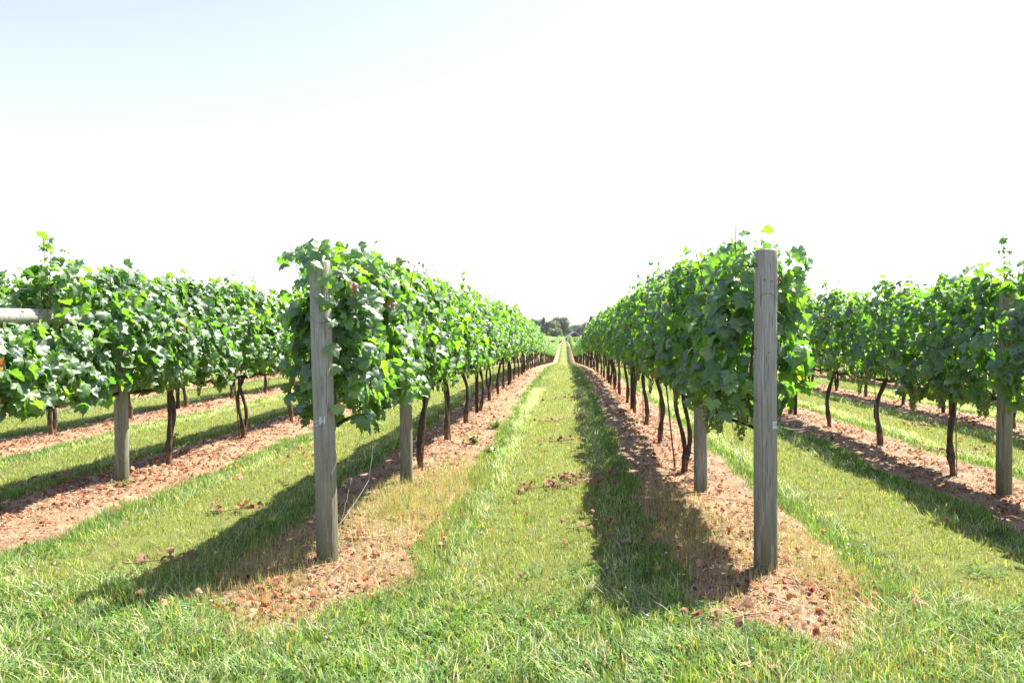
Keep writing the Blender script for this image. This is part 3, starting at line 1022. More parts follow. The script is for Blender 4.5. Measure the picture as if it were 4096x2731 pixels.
SPECIAL = {
    -1: special_vine(-1, 61, 5.47, 10.05, 8.99, 2500, [(5.4, 2.20), (6.2, 2.24), (7.5, 2.20), (9, 2.28), (10.1, 2.2)],
                     [(5.9, 2.26, -.25, -.3, 3), (6.9, 2.36, .30, .1, 0), (6.6, 2.34, .1, .3, 5), (6.3, 2.38, .05, .05, 4)],
                     [(5.4, 1.0), (6.0, .93), (7.2, .98), (10.1, .99)], .34, True, post_leaves_left),
    1: special_vine(1, 62, 5.50, 10.0, 8.92, 2050, [(5.3, 2.12), (5.7, 2.30), (6.6, 2.26), (8, 2.36), (9.85, 2.32)],
                    [(5.9, 2.46, -.06, -.1, 4), (6.1, 2.33, -.26, -.2, 1), (7.3, 2.50, .0, .2, 3), (8.3, 2.50, .02, .15, 5), (5.75, 2.32, .10, .05, 0)],
                    [(5.3, 1.05), (5.8, .98), (6.6, 1.0), (9.85, 1.0)], .30, True, post_leaves_right),
    -2: special_vine(-2, 63, 5.5, 10.0, 8.92, 2700, [(5.5, 1.66), (6.45, 1.74), (6.8, 2.24), (8, 2.24), (10.2, 2.22)],
                     [(6.75, 2.52, -.05, -.1, 12), (6.85, 2.44, -.1, .05, 8), (8.3, 2.40, .18, -.25, 0), (8.4, 2.36, -.10, .4, 1), (8.8, 2.32, .0, .1, 3)],
                     [(5.6, .86), (7.0, .95), (10.2, .97)], .37, True, carve=lambda x, y, z, u: (x > -.02) & (y < 7.5) & (z > 1.66) & (z < 1.93) & (u < .72)),
    2: special_vine(2, 64, 5.5, 10.0, 8.96, 2000, [(5.2, 2.10), (7.0, 2.22), (7.7, 2.26), (8.6, 2.24), (9.2, 2.18), (9.6, 2.1)],
                    [(7.95, 2.62, -.12, -.1, 12), (7.7, 2.58, .08, -.1, 10), (8.9, 2.34, .05, .1, 4)],
                    [(5.2, .9), (7.5, .92), (9.6, .85)], .30, carve=lambda x, y, z, u: (x < .02) & (np.abs(y - 7.86) < .17) & (u < .85)),
}

for k, cnt in N_IND.items():
    y = FIRST.get(k, 9.0)
    i = 0
    while i < cnt:
        if 185.5 < y < 194.5:
            y += SP; continue
        d = math.hypot(y, XS[k])
        lod = 0 if y < 15.5 else (1 if y < 48 else 2)
        if k < 0:
            ng = 3 if y < 14 else (1 if y < 22 else 0)
        else:
            ng = (5 if abs(k) == 1 else 11) if y < 15 else (4 if y < 24 else 0)
        Vv = (VR if k >= 1 else VA, VB, VC)[lod]
        sp = SPECIAL.get(k) if i == 0 else None
        put_vine(k, i, y, Vv[(i * 7 + abs(k) * 3 + (k > 0)) % len(Vv)], sp, lod, ng)
        y += SP * (1 + rngv.uniform(-.012, .012)); i += 1


# the long bunches that hang clear below the leaves near the right-hand post, and those of the next row
def hang(root_name_k, items):
    for o in list(COL.objects):
        if o.name.startswith("grapevine") and o.get("is_head") == 1 and o["label"].endswith(ROWNAME[root_name_k]):
            for (x, y, z, m, s) in items:
                c = link(bpy.data.objects.new("grape_cluster", GRAPES[m]), o)
                c.location = (x * .85, y - o.location.y, z + .07); c.scale = (s, s, s)


hang(1, [(-.27, 5.75, 1.10, 3, 1.25), (-.30, 6.05, 1.02, 1, 1.2), (-.12, 5.6, 1.0, 0, 1.2), (-.20, 6.3, 1.0, 3, 1.0), (-.29, 5.95, 1.22, 1, 1.1)])
hang(-1, [(.16, 5.75, 1.05, 1, 1.1), (.26, 6.0, 1.0, 3, 1.1), (.26, 8.3, 1.0, 1, 1), (-.24, 5.5, 1.08, 1, 1.1), (.3, 7.0, 1.1, 0, 1)])
hang(2, [(-.25, 7.9, .98, 3, 1.2), (-.3, 8.2, 1.1, 3, 1.1), (-.2, 8.9, .95, 1, 1.2), (-.3, 9.3, 1.0, 3, 1.2), (-.28, 9.45, .90, 3, 1.3), (-.22, 9.55, .84, 1, 1.3), (-.3, 7.4, 1.2, 1, 1.2)])


# everything farther off: one mass of vines, leaves and trunks
def far_vines():
    rng = np.random.default_rng(77)
    g = Geo(); tg = Geo()
    for k in XS:
        if abs(k) > 5: continue
        start = FIRST.get(k, 9.0) + SP * N_IND[k]
        segs = []
        if start < 185: segs.append((start, 185.0, 24))
        segs.append((195.0, 440.0, 14))
        for (a, b, dens) in segs:
            if abs(k) >= 4: dens *= .7
            n = int((b - a) * dens * (1.6 if a < 60 else 1))
            y = a + (b - a) * rng.uniform(0, 1, n) ** (1.3 if a < 100 else 1)
            side = rng.choice([-1, 1], n); tz = rng.uniform(0, 1, n)
            x = XS[k] + side * rng.uniform(.15, .36, n) * (1 - .5 * np.clip((tz - .7) / .3, 0, 1))
            z = gh(y) + .95 + (1.28 + .09 * np.sin(y * 2.3 + k)) * tz
            nr = np.stack([side * .8, 0 * side, .5 + tz], 1) + rng.normal(0, .45, (n, 3))
            put_leaves(g, rng, TC, np.stack([x, y, z], 1), nr, np.tile([0, 0, -1.0], (n, 1)) + rng.normal(0, .4, (n, 3)), rng.uniform(.16, .26, n), leaf_colors(rng, n, .15))
            for yy in np.arange(a + 1, b, SP):
                gg = float(gh(yy)); dx = rng.normal(0, .05)
                tube(g, [(XS[k], yy, gg - .05), (XS[k] + dx, yy + rng.normal(0, .05), gg + .5), (XS[k], yy, gg + 1.1)], [.05, .04, .03], 4, (.05, .036, .028))
    o = g.obj("far_vines", M_FARLEAF)
    tag(o, "mass of green vines filling the far ends of the rows before the barn", "vines", kind="stuff")


far_vines()

# ------------------------------------------------------------------ posts
def post_geo(h, r, seed, rings=34, sides=36, chamfer=.012):
    rng = np.random.default_rng(seed); g = Geo()
    z = np.concatenate([np.linspace(-.15, h - chamfer, rings), [h]])
    a = np.arange(sides) * 2 * math.pi / sides
    base = 1 + .018 * np.sin(2 * a + rng.uniform(0, 6)) + .012 * np.sin(3 * a + rng.uniform(0, 6)) + .006 * rng.normal(0, 1, sides)
    split = rng.integers(0, sides, 3)
    base[split] -= .045
    V = []
    for q, zz in enumerate(z):
        rr = r * (1.03 - .06 * zz / h) * base * (1 + .006 * math.sin(zz * 9 + seed))
        if q == len(z) - 1: rr = rr * .93
        bx, by = .006 * math.sin(zz * 1.7 + seed), .006 * math.cos(zz * 1.3 + seed)
        V.append(np.stack([rr * np.cos(a) + bx, rr * np.sin(a) + by, np.full(sides, zz)], 1))
    V = np.concatenate(V); m = len(z)
    i, j = np.meshgrid(np.arange(m - 1), np.arange(sides), indexing='ij'); j2 = (j + 1) % sides
    F = np.stack([i * sides + j, i * sides + j2, (i + 1) * sides + j2, (i + 1) * sides + j], -1).reshape(-1, 4)
    V = np.concatenate([V, [[V[-sides:, 0].mean(), V[-sides:, 1].mean(), h + .004]]])
    c = len(V) - 1; tt = (m - 1) * sides
    T = np.array([[tt + q, tt + (q + 1) % sides, c] for q in range(sides)])
    g.add(V, [F, T])
    return g


def torus_link(g, c, n1, n2, a=.018, b=.012, r=.0032, col=(.05, .04, .035)):
    t = np.linspace(0, 2 * math.pi, 13)
    p = np.array(c) + np.cos(t)[:, None] * np.array(n1) * a + np.sin(t)[:, None] * np.array(n2) * b
    tube(g, p, r, 6, col, cap=False)


def chain(g, p0, p1, col=(.05, .04, .035)):
    p0, p1 = np.array(p0, float), np.array(p1, float)
    d = p1 - p0; L = np.linalg.norm(d); d /= L
    u = norm3(np.cross(d, [0.3, .2, 1.0])); v = np.cross(d, u)
    n = max(2, int(L / .026))
    for i in range(n):
        torus_link(g, p0 + d * L * (i + .5) / n, d, u if i % 2 else v, col=col)


def end_post(k, y, h, r, seed, label, fancy=0, tilt=(0, 0)):
    x = XS[k]
    root = empty("wooden_post", (x, y, gz1(x, y)))
    root.rotation_euler = (tilt[0], tilt[1], 0)
    link(bpy.data.objects.new("shaft", post_geo(h, r, seed).mesh("shaft", M_WOOD)), root)
    if fancy:
        # square washer plate with the cut wire tail looping out of it
        px, pz = (.012, 1.005) if fancy == 1 else (.045, 1.00)
        pr = -math.sqrt(r * r - px * px)
        g = Geo(); box(g, (px, pr - .002, pz), (.040, .006, .048), (.62, .62, .60), math.atan2(px, -pr))
        tube(g, [(px, pr - .004, pz), (px, pr - .014, pz)], .007, 8, (.5, .5, .5))
        g.obj("washer_plate", M_PLATE, root, False)
        g = Geo()
        t = np.linspace(0, 1, 20)
        if fancy == 1:
            lx = px - .085 * np.sin(t * math.pi) ** .8 + .012 * np.sin(t * 2 * math.pi)
            lz = pz - .005 - .055 * (t ** 1.2) + .05 * np.clip(t - .8, 0, 1)
            P = np.stack([px + (-.10 * np.sin(math.pi * t)) + .014 * t, np.full(20, pr - .02) - .02 * np.sin(math.pi * t), pz + .005 - .065 * np.sin(math.pi * t * .92) * t ** .4], 1)
            P[0] = (px, pr - .004, pz); P[-1] = (px + .012, pr - .006, pz - .004)
        else:
            P = np.stack([px + .20 * np.sin(math.pi * t), pr - .03 - .03 * np.sin(math.pi * t), pz + .06 * np.cos(math.pi * t) * np.sin(math.pi * t) ** .7 * 1.0 + .01], 1)
            P[0] = (px, pr - .004, pz); P[-1] = (px, pr - .006, pz)
        tube(g, P, .0022, 6, (.60, .60, .57) if fancy == 1 else (.30, .30, .29))
        g.obj("wire_loop", M_CORD if fancy == 1 else M_WIRE, root)
        # wire bands round the shaft
        for (zc, amp, ph) in (((.26, .05, .6), (1.76, .07, -.9)) if fancy == 1 else ((.085, .03, 1.5), (1.79, .10, .5))):
            g = Geo(); a = np.linspace(0, 2 * math.pi, 41)
            rr = r * 1.03 + .003
            sgn = -1 if (fancy == 2 and zc > 1) else 1
            P = np.stack([rr * np.cos(a), rr * np.sin(a), zc + sgn * amp * np.sin(a + ph * .3)], 1)
            tube(g, P, .0016, 5, (.20, .20, .19), cap=False)
            g.obj("wire_band", M_WIRE, root)
        # chains that tension the catch wires, and nails
        hooks = ((2.02, 1), (1.50, 1)) if fancy == 1 else ((2.08, -1), (1.52, -1), (1.17, -1))
        for (zc, s) in hooks:
            g = Geo()
            chain(g, (s * (r - .004), -r * .45, zc + .005), (s * (r + .075), .05, zc - .012), (.045, .03, .024))
            g.obj("chain", M_CHAIN, root)
        if fancy == 2:
            g = Geo(); chain(g, (r + .014, -.02, 2.06), (r + .010, -.02, 1.93)); torus_link(g, (r + .006, -.02, 2.07), (0, 1, 0), (0, 0, 1), .016, .016)
            g.obj("chain", M_CHAIN, root)
        for q, (nx, nz) in enumerate(((-.03, 1.98), (.02, 1.97), (.0, 1.49), (.035, .60)) if fancy == 2 else ((-.02, 1.3), (.03, .9))):
            g = Geo(); yy = -math.sqrt(r * r - nx * nx)
            tube(g, [(nx, yy + .002, nz), (nx, yy - .004, nz)], .004, 7, (.07, .06, .05)); g.obj("nail", M_CHAIN, root)
    tag(root, label, "post", "wooden posts at the row ends")
    return root


END_H = {-1: 2.17, 1: 2.19}
end_post(-1, START[-1], 2.13, .076, 1, "weathered end post with white wire loop, half wrapped in sunlit vine leaves", 1, (0, R(-.9)))
end_post(1, START[1], 2.19, .076, 2, "tall bare weathered end post with hanging chain and algae streaked foot", 2, (0, R(.0)))
for k in (-2, 2, -3, 3):
    end_post(k, START[k], 2.1, .075, 20 + k, "wooden end post at the head of the %s" % ROWNAME[k])
INNER = {-1: 8.10, 1: 7.85, -2: 7.92, 2: 7.95, -3: 8.0, 3: 7.95}
INL = {-1: "greenish inner brace post under the leaves of the " + ROWNAME[-1], 1: "grey inner brace post under the leaves of the " + ROWNAME[1],
       -2: "pale inner brace post with horizontal log in the " + ROWNAME[-2], 2: "grey inner brace post rising through vines in the " + ROWNAME[2],
       -3: "inner brace post in the " + ROWNAME[-3], 3: "inner brace post in the " + ROWNAME[3]}
for k, y in INNER.items():
    end_post(k, y, 2.1 if k != 2 else 2.12, .070 if abs(k) > 1 else .066, 40 + k, INL[k])

# horizontal brace logs of the outer end assemblies
for k in (-2, 2):
    y0, y1 = START[k] + .075, INNER[k] - .07
    g = Geo(); rng = np.random.default_rng(90 + k)
    n = 30; t = np.linspace(0, 1, n)
    tube(g, np.stack([.008 * np.sin(t * 5), y0 + (y1 - y0) * t - y0, 1.77 + .03 * t], 1), .072 * (1 - .05 * t), 24, (1, 1, 1), .02, rng)
    o = g.mesh("brace_log", M_WOOD)
    ob = bpy.data.objects.new("brace_log", o); link(ob); ob.location = (XS[k], y0, 0)
    tag(ob, ("sun bleached horizontal log bracing the posts of the " if k < 0 else "shaded horizontal log bracing the posts of the ") + ROWNAME[k], "brace log", "horizontal brace logs")


def steel_geo():
    g = Geo(); H = 2.0; w, d, t = .055, .035, .004
    c = (.055, .028, .022)
    box(g, (0, 0, H / 2 - .1), (w, t, H + .2), c)
    for s in (-1, 1):
        box(g, (s * (w / 2 + t / 2 - .0005), d / 2, H / 2 - .1), (t, d, H + .2), c)
        box(g, (s * (w / 2 - .006), d + .0005, H / 2 - .1), (.012, t, H + .19), c)
    for q in range(14):
        for s in (-1, 1):
            box(g, (s * (w / 2 + t + .002), d * .5, .35 + q * .12), (.005, .018, .012), c)
    return g.mesh("steel_post", M_STEEL)


SM = steel_geo()
for k in (-1, 1, -2, 2, -3, 3, -4, 4):
    y = {-1: 14.7, 1: 15.9, -2: 15.6, 2: 14.9, -3: 15.0, 3: 15.5, -4: 15.2, 4: 15.4}[k]
    i = 0
    lim = 120 if abs(k) == 1 else 34
    while y < lim:
        o = link(bpy.data.objects.new("steel_post", SM)); o.location = (XS[k], y, gz1(XS[k], y))
        if i < 4:
            tag(o, "thin rusty steel line post, %s along the %s" % (ORD[i], ROWNAME[k]), "steel post", "steel line posts")
        else:
            tag(o, "distant rusty steel line post far down the %s" % ROWNAME[k], "steel post", "far steel posts of the " + ROWNAME[k])
        y += 8.3; i += 1


# training stakes beside the trunks
def stake_mesh(c, r):
    g = Geo(); tube(g, [(0, 0, -.1), (0, 0, .5), (.004, 0, 1.15)], r, 6, c)
    return g.mesh("training_stake", M_SHOOT)


STK = [stake_mesh((.16, .14, .07), .0075), stake_mesh((.10, .06, .045), .0085), stake_mesh((.22, .19, .10), .0065)]
for k in (-1, 1, -2, 2, -3, 3):
    y = FIRST[k]; i = 0
    while y < (40 if abs(k) == 1 else 20):
        if (i * 5 + k) % 3 or i < 2:
            x0, yy = XS[k] + rngv.uniform(-.10, .10), y + rngv.choice((-1, 1)) * rngv.uniform(.09, .2)
            o = link(bpy.data.objects.new("training_stake", STK[rngv.randrange(3)]))
            o.location = (x0, yy, gz1(x0, yy)); o.rotation_euler = (rngv.uniform(-.16, .16), rngv.uniform(-.10, .10), 0)
            if i < 12:
                tag(o, "thin training stake by the %s vine of the %s" % (ORD[i], ROWNAME[k]), "stake", "training stakes beside the vines")
            else:
                tag(o, "distant thin training stake far down the %s" % ROWNAME[k], "stake", "far training stakes of the " + ROWNAME[k])
        y += SP; i += 1

# wires
WNAME = {.97: "fruiting wire", 1.5: "middle catch wire", 2.03: "topmost catch wire"}
for k in (-1, 1, -2, 2, -3, 3):
    for h in (.97, 1.5, 2.03):
        ys = np.concatenate([np.arange(START[k], 60, 2.0), np.arange(62, (120 if abs(k) == 1 else 62.1), 4)])
        rng = np.random.default_rng(int(h * 100) + k)
        g = Geo(); P = np.stack([0 * ys + .02 * rng.normal(0, 1, len(ys)), ys - START[k], gh(ys) + h + .012 * np.sin(ys * 3)], 1)
        P[0, 0] = 0
        tube(g, P, .0014, 4, (.22, .21, .20))
        o = g.obj("trellis_wire", M_WIRE); o.location = (XS[k], START[k], 0)
        tag(o, "%s strung along the %s" % (WNAME[h], ROWNAME[k]), "wire", "trellis wires")
for k in (-1, 1, -2, 2):
    a = np.array([0, START[k], .14]); b = np.array([0, INNER[k], 1.95])
    g = Geo()
    for s in (-1, 1):
        t = np.linspace(0, 1, 60)[:, None]
        p = a + (b - a) * t + np.array([s * .07, 0, 0]) * (1 - 1 * np.sin(t * math.pi)) + np.concatenate([.003 * np.sin(t * 150), 0 * t, .003 * np.cos(t * 150)], 1)
        tube(g, p - np.array([0, START[k], 0]), .0013, 4, (.22, .21, .20))
    o = g.obj("brace_wire", M_WIRE); o.location = (XS[k], START[k], 0)
    tag(o, "wires rising from the end post foot, %s" % ROWNAME[k], "wire", "diagonal brace wires")
    g = Geo(); a = np.array([0, START[k], 1.98]); b = np.array([.0, INNER[k], .22])
    for s in (-1, 1):
        p = a + (b - a) * t + np.array([s * .07, 0, 0])
        tube(g, p - np.array([0, START[k], 0]), .0013, 4, (.26, .25, .24))
    o = g.obj("brace_wire", M_WIRE); o.location = (XS[k], START[k], 0)
    tag(o, "wires falling to the inner post foot, %s" % ROWNAME[k], "wire", "diagonal brace wires")

# loose white cord hanging from the row and curving to the end post's foot
g = Geo()
P = np.array([(-1.585, 6.3, 1.02), (-1.592, 6.3, .82), (-1.605, 6.28, .60), (-1.612, 6.2, .43)])
tube(g, P, .0019, 6, (.62, .60, .56))
P = np.array([(-1.612, 6.2, .43), (-1.62, 5.95, .36), (-1.64, 5.6, .27), (-1.665, 5.30, .22)])
tube(g, P, .0014, 5, (.30, .29, .27))
o = g.obj("loose_cord", M_CORD)
tag(o, "loose white cord hanging below the leaves beside the wire looped end post", "cord")
# guy wires of the outer row at the picture's edge
g = Geo(); tube(g, [(-4.72, 5.75, .25), (-4.95, 7.4, .93)], .0016, 5, (.45, .45, .43)); tube(g, [(-4.80, 5.8, .30), (-4.72, 8.0, 1.0)], .0015, 4, (.5, .5, .5))
o = g.obj("guy_wire", M_CORD)
tag(o, "pale slack guy wires slanting past the foot of the second sunlit row", "wire")

# ------------------------------------------------------------------ litter on the strips
def litter():
    rng = np.random.default_rng(41)
    g = Geo(); sg = Geo()
    crum = []
    for i in range(5):
        V, F = leaf_tmpl(OUT_B, False, rng, rng.uniform(.2, .9), rng.uniform(-.2, .6), .35)
        V[:, 2] += rng.normal(0, .12, len(V)); crum.append((V, F))
    crum = check_wind(crum)
    colL = np.array([(.26, .092, .038), (.31, .135, .060), (.18, .062, .027), (.40, .23, .13), (.11, .043, .02)])
    tot = 0
    for k in XS:
        if abs(k) > 4: continue
        for (ya, yb, dn) in ((4.1, 9, 720), (9, 16, 420), (16, 34, 140)):
            n = int(dn * (yb - ya))
            y = rng.uniform(ya, yb, n); x = XS[k] + rng.normal(0, .30, n)
            kk = in_view(x, y) & (rng.uniform(0, 1, n) < np.clip(.5 + .8 * vnoise(50 + k, x, y, .8), .12, 1)) & (soilness(x, y) > .12)
            x, y = x[kk], y[kk]; n = len(x)
            if n == 0: continue
            sz = rng.uniform(.009, .030, n) * (1 if ya < 9 else 1.25 if ya < 16 else 1.6)
            P = np.stack([x, y, gz(x, y) + sz * rng.uniform(.2, .6, n)], 1)
            nr = np.stack([rng.normal(0, .5, n), rng.normal(0, .5, n), np.ones(n)], 1)
            c = colL[rng.integers(0, 5, n)] * rng.uniform(.75, 1.25, (n, 1))
            put_leaves(g, rng, crum, P, nr, rng.normal(0, 1, (n, 3)), sz, c)
        for (ya, yb, dn, wk) in ((4.0, 9, 2300, 1), (9, 16, 1200, 1.6), (16, 34, 300, 2.6)):
            n = int(dn * (yb - ya))
            y = rng.uniform(ya, yb, n); x = XS[k] + rng.normal(0, .36, n)
            kk = in_view(x, y) & (soilness(x, y) > .1) & (rng.uniform(0, 1, n) < np.clip(.6 + .6 * vnoise(60 + k, x, y, .6), .15, 1))
            x, y = x[kk], y[kk]; n = len(x)
            if n == 0: continue
            c = np.array([(.48, .36, .21), (.36, .23, .12), (.60, .50, .34), (.20, .10, .05)])[rng.integers(0, 4, n)] * rng.uniform(.7, 1.2, (n, 1))
            blades(sg, rng, x, y, rng.uniform(.02, .11, n), rng.uniform(.002, .005, n) * wk, np.clip(rng.normal(1.2, .1, n), .8, 1.3), rng.uniform(0, 6.28, n), c, c * 1.05, 2)
    # bigger fallen leaves by the near posts and scattered in the lane
    for (cx, cy, sx, sy, n) in ((-1.75, 4.75, .35, .28, 90), (-1.95, 4.35, .2, .12, 50), (1.75, 5.0, .3, .2, 60), (1.2, 6.6, .35, 1.0, 160), (-1.2, 6.0, .25, .5, 70), (-4.5, 8.6, .4, .8, 150), (-3.9, 9.6, .5, 1.4, 130), (-5.0, 7.0, .4, .8, 120),
                                (4.4, 7.2, .5, .5, 70), (.0, 4.2, 2.5, .6, 14), (.3, 8, .5, 3, 14), (1.2, 3.7, .5, .3, 10), (-3.0, 5.2, .6, .3, 12), (3.0, 9, .7, 2.5, 16), (5.9, 11, .5, 2, 60), (-1.2, 13, .25, 3, 60), (1.2, 12, .3, 3, 160)):
        x = rng.normal(cx, sx, n); y = rng.normal(cy, sy, n); sz = rng.uniform(.016, .042, n)
        P = np.stack([x, y, gz(x, y) + sz * .5 + .012], 1)
        nr = np.stack([rng.normal(0, .6, n), rng.normal(-.2, .6, n), np.ones(n)], 1)
        put_leaves(g, rng, crum, P, nr, rng.normal(0, 1, (n, 3)), sz, colL[rng.integers(0, 4, n)] * rng.uniform(.8, 1.3, (n, 1)))
    # short woody prunings
    for i in range(260):
        k = rng.choice([-3, -2, -1, 1, 2, 3]); y = rng.uniform(4.6, 15); x = XS[k] + rng.normal(0, .32)
        a = rng.uniform(0, 3.14); L = rng.uniform(.08, .35)
        q = np.linspace(-.5, .5, 4)
        px, py = x + q * L * math.cos(a), y + q * L * math.sin(a)
        tube(sg, np.stack([px, py, gz(px, py) + .012 + rng.uniform(0, .015, 4)], 1), rng.uniform(.002, .005), 5, np.array([.42, .32, .22]) * rng.uniform(.4, 1.1))
    o = g.obj("fallen_leaves", M_LITTER); tag(o, "crisp reddish brown fallen leaves under the vine rows", "fallen leaves", kind="stuff")
    o = sg.obj("straw_litter", M_STRAW); tag(o, "straw stems and short prunings scattered on the soil strips", "straw", kind="stuff")
    return crum, colL


CRUM, COLL = litter()


# withered cut shoots lying in the lane
def cutting(x, y, L, a, nl, seed, label, col=(.45, .32, .20)):
    rng = np.random.default_rng(seed)
    root = empty("withered_cutting", (x, y, gz1(x, y)))
    g = Geo(); q = np.linspace(-.5, .5, 8)
    px, py = q * L * math.cos(a) + .03 * np.sin(q * 6), q * L * math.sin(a)
    P = np.stack([px, py, gz(px + x, py + y) - root.location.z + .045 + .02 * np.sin(q * 5)], 1)
    tube(g, P, np.linspace(.006, .002, 8), 6, (.25, .16, .09)); g.obj("stem", M_SHOOT, root)
    nl = int(nl * 1.5)
    g = Geo(); i = rng.integers(0, 8, nl)
    PP = P[i] + rng.normal(0, 1, (nl, 3)) * np.array([.07, .07, .0]) + np.array([0, 0, .01]) + np.abs(rng.normal(0, .03, (nl, 1))) * np.array([0, 0, 1])
    put_leaves(g, rng, CRUM, PP, np.stack([rng.normal(0, .7, nl), rng.normal(-.3, .7, nl), np.ones(nl)], 1), rng.normal(0, 1, (nl, 3)), rng.uniform(.026, .055, nl), np.array(col) * rng.uniform(.6, 1.15, (nl, 1)))
    g.obj("dry_leaves", M_LITTER, root)
    tag(root, label, "cut vine shoot", "withered cut shoots lying on the grass")


for i, (px, py, L, nl, lab) in enumerate(((1290, 1128, .85, 30, "largest withered leafy shoot lying across the middle of the lane"), (1345, 1108, .6, 22, "withered shoot lying just behind the largest one in the lane"),
                                          (1300, 1018, .5, 12, "small withered shoot in the lane beyond the large pair"), (1292, 966, .9, 20, "row of withered leaves across the lane beyond the small shoot"),
                                          (1290, 915, 1.0, 22, "farthest withered leafy line lying across the lane"), (1455, 1250, .35, 6, "single pale curled leaf spray at the shady edge of the lane"),
                                          (1355, 1215, .4, 7, "few red withered leaves at the shadow edge of the lane"), (535, 1180, .45, 12, "withered sprig half in shade beside the wire looped end post"),
                                          (330, 1305, .35, 8, "reddish withered sprig in the grass before the second sunlit row"),
                                          (2170, 975, 1.6, 34, "long line of withered leaves beyond the second shady row"), (2210, 1040, .8, 14, "withered shoot beside the third vine of the second shady row"),
                                          (200, 1110, .9, 12, "trailing withered stem by the pale inner brace post foot"), (1700, 1445, .5, 9, "yellow dry stem with leaves before the tall bare end post"))):
    xx, yy = gpos(px, py)
    cutting(xx, yy, L, .1 + .35 * math.sin(i * 2.3), nl, 500 + i, lab, (.36, .23, .13) if i in (5, 9) else (.27, .155, .085))


# weeds and suckers
def weed(x, y, h, n, seed, label, narrow=True, col=(.09, .19, .03)):
    rng = np.random.default_rng(seed)
    root = empty("leafy_weed", (x, y, gz1(x, y)))
    g = Geo(); lg = Geo()
    for s in range(n):
        hh = h * rng.uniform(.5, 1); lx, ly = rng.normal(0, .08, 2)
        t = np.linspace(0, 1, 6)[:, None]
        P = t * np.array([lx, ly, hh]) + rng.normal(0, .01, (6, 3)) * t
        tube(g, P, np.linspace(.004, .0015, 6), 5, (.12, .17, .05))
        m = int(hh * 42)
        i = rng.uniform(.25, 1, m) * 5; i0 = np.clip(i.astype(int), 0, 4); f = (i - i0)[:, None]
        b = P[i0] * (1 - f) + P[i0 + 1] * f
        d = rng.normal(0, 1, (m, 3)); d[:, 2] = .5
        T = np.array([[0, 0, 0], [.16, -.5, 0], [0, -1, -.1], [-.16, -.5, 0]]) if narrow else np.array([[0, 0, 0], [.4, -.45, 0], [0, -1, -.1], [-.4, -.45, 0]])
        scatter(lg, T, np.array([[0, 3, 2, 1]]), b, frames(np.tile([0, 0, 1.0], (m, 1)) + rng.normal(0, .5, (m, 3)), d), rng.uniform(.035, .06, m), np.array(col) * rng.uniform(.8, 1.2, (m, 1)))
    g.obj("stem", M_SHOOT, root); lg.obj("foliage", M_GRASS, root)
    tag(root, label, "weed", "weeds on the soil strips")


weed(1.36 + .12, 8.55, .72, 6, 1, "tall narrow leaved weed climbing beside the grey inner brace post")
weed(-1.30, 10.9, .16, 22, 2, "low yellow green weed patch under the sunlit row beside the lane", False, (.20, .24, .06))
weed(-1.15, 12.6, .16, 22, 3, "low weed patch at the strip edge beyond the first patch", False, (.18, .22, .06))
weed(-5.5, 10.4, .2, 12, 4, "wispy weed clump beyond the pale inner brace post", False, (.18, .22, .07))
weed(-4.6, 7.7, .07, 16, 5, "creeping weed mat at the foot of the pale inner brace post", False, (.16, .20, .07))
weed(-5.1, 6.5, .08, 22, 6, "creeping weed mat on the soil of the second sunlit row", False, (.15, .20, .07))
weed(-1.0, 10.3, .13, 18, 7, "small weed tuft on bare soil facing the lane", False, (.2, .24, .07))

# ------------------------------------------------------------------ barn
def barn():
    w, d, he, hr = 8.4, 12.0, 3.4, 6.6
    root = empty("barn", (5.6, 452, float(gh(452)) - 1.2), R(6))
    g = Geo(); c = (.115, .060, .055)
    V = np.array([(-w / 2, 0, 0), (w / 2, 0, 0), (w / 2, 0, he), (0, 0, hr), (-w / 2, 0, he), (-w / 2, d, 0), (w / 2, d, 0), (w / 2, d, he), (0, d, hr), (-w / 2, d, he)])
    g.add(V, [np.array([[0, 1, 2, 3, 4], [6, 5, 9, 8, 7]]), np.array([[0, 4, 9, 5], [1, 6, 7, 2]])], c)
    for q in range(27):
        xx = -w / 2 + .16 + q * .31
        zt = he + (hr - he) * (1 - abs(xx) / (w / 2)) - .15
        box(g, (xx, -.012, zt / 2), (.05, .024, zt), (.085, .045, .042))
    g.obj("wall", M_BARN, root, False)
    g = Geo(); ov = .5; th = .14
    for s in (-1, 1):
        sl = (hr - he) / (w / 2)
        x1 = s * (w / 2 + ov); z1 = he - ov * sl
        V = np.array([(0, -ov, hr + .02), (x1, -ov, z1 + .02), (x1, d + ov, z1 + .02), (0, d + ov, hr + .02)])
        V = np.concatenate([V, V + np.array([0, 0, th])])
        if s < 0: F = np.array([[0, 1, 2, 3], [7, 6, 5, 4], [0, 4, 5, 1], [1, 5, 6, 2], [2, 6, 7, 3]])
        else: F = np.array([[3, 2, 1, 0], [4, 5, 6, 7], [1, 5, 4, 0], [2, 6, 5, 1], [3, 7, 6, 2]])
        g.add(V, F, (.55, .57, .60))
        for q in range(20):
            yy = -ov + .3 + q * .64
            P = np.array([(0, yy, hr + .04 + th), (x1, yy, z1 + .04 + th)]); tube(g, P, .03, 4, (.55, .57, .60))
    g.obj("roof", M_ROOF, root, False)
    g = Geo(); box(g, (0.1, -.05, 4.3), (1.2, .1, 1.1), (.02, .018, .02)); g.obj("loft_door", M_BARN, root, False)
    g = Geo(); box(g, (0, -.05, 1.35), (3.0, .1, 2.7), (.075, .04, .04)); box(g, (0, -.11, 1.35), (.08, .03, 2.7), (.04, .025, .025)); g.obj("door", M_BARN, root, False)
    tag(root, "dark red brown gabled barn with pale metal roof at the end of the lane", "barn")


barn()


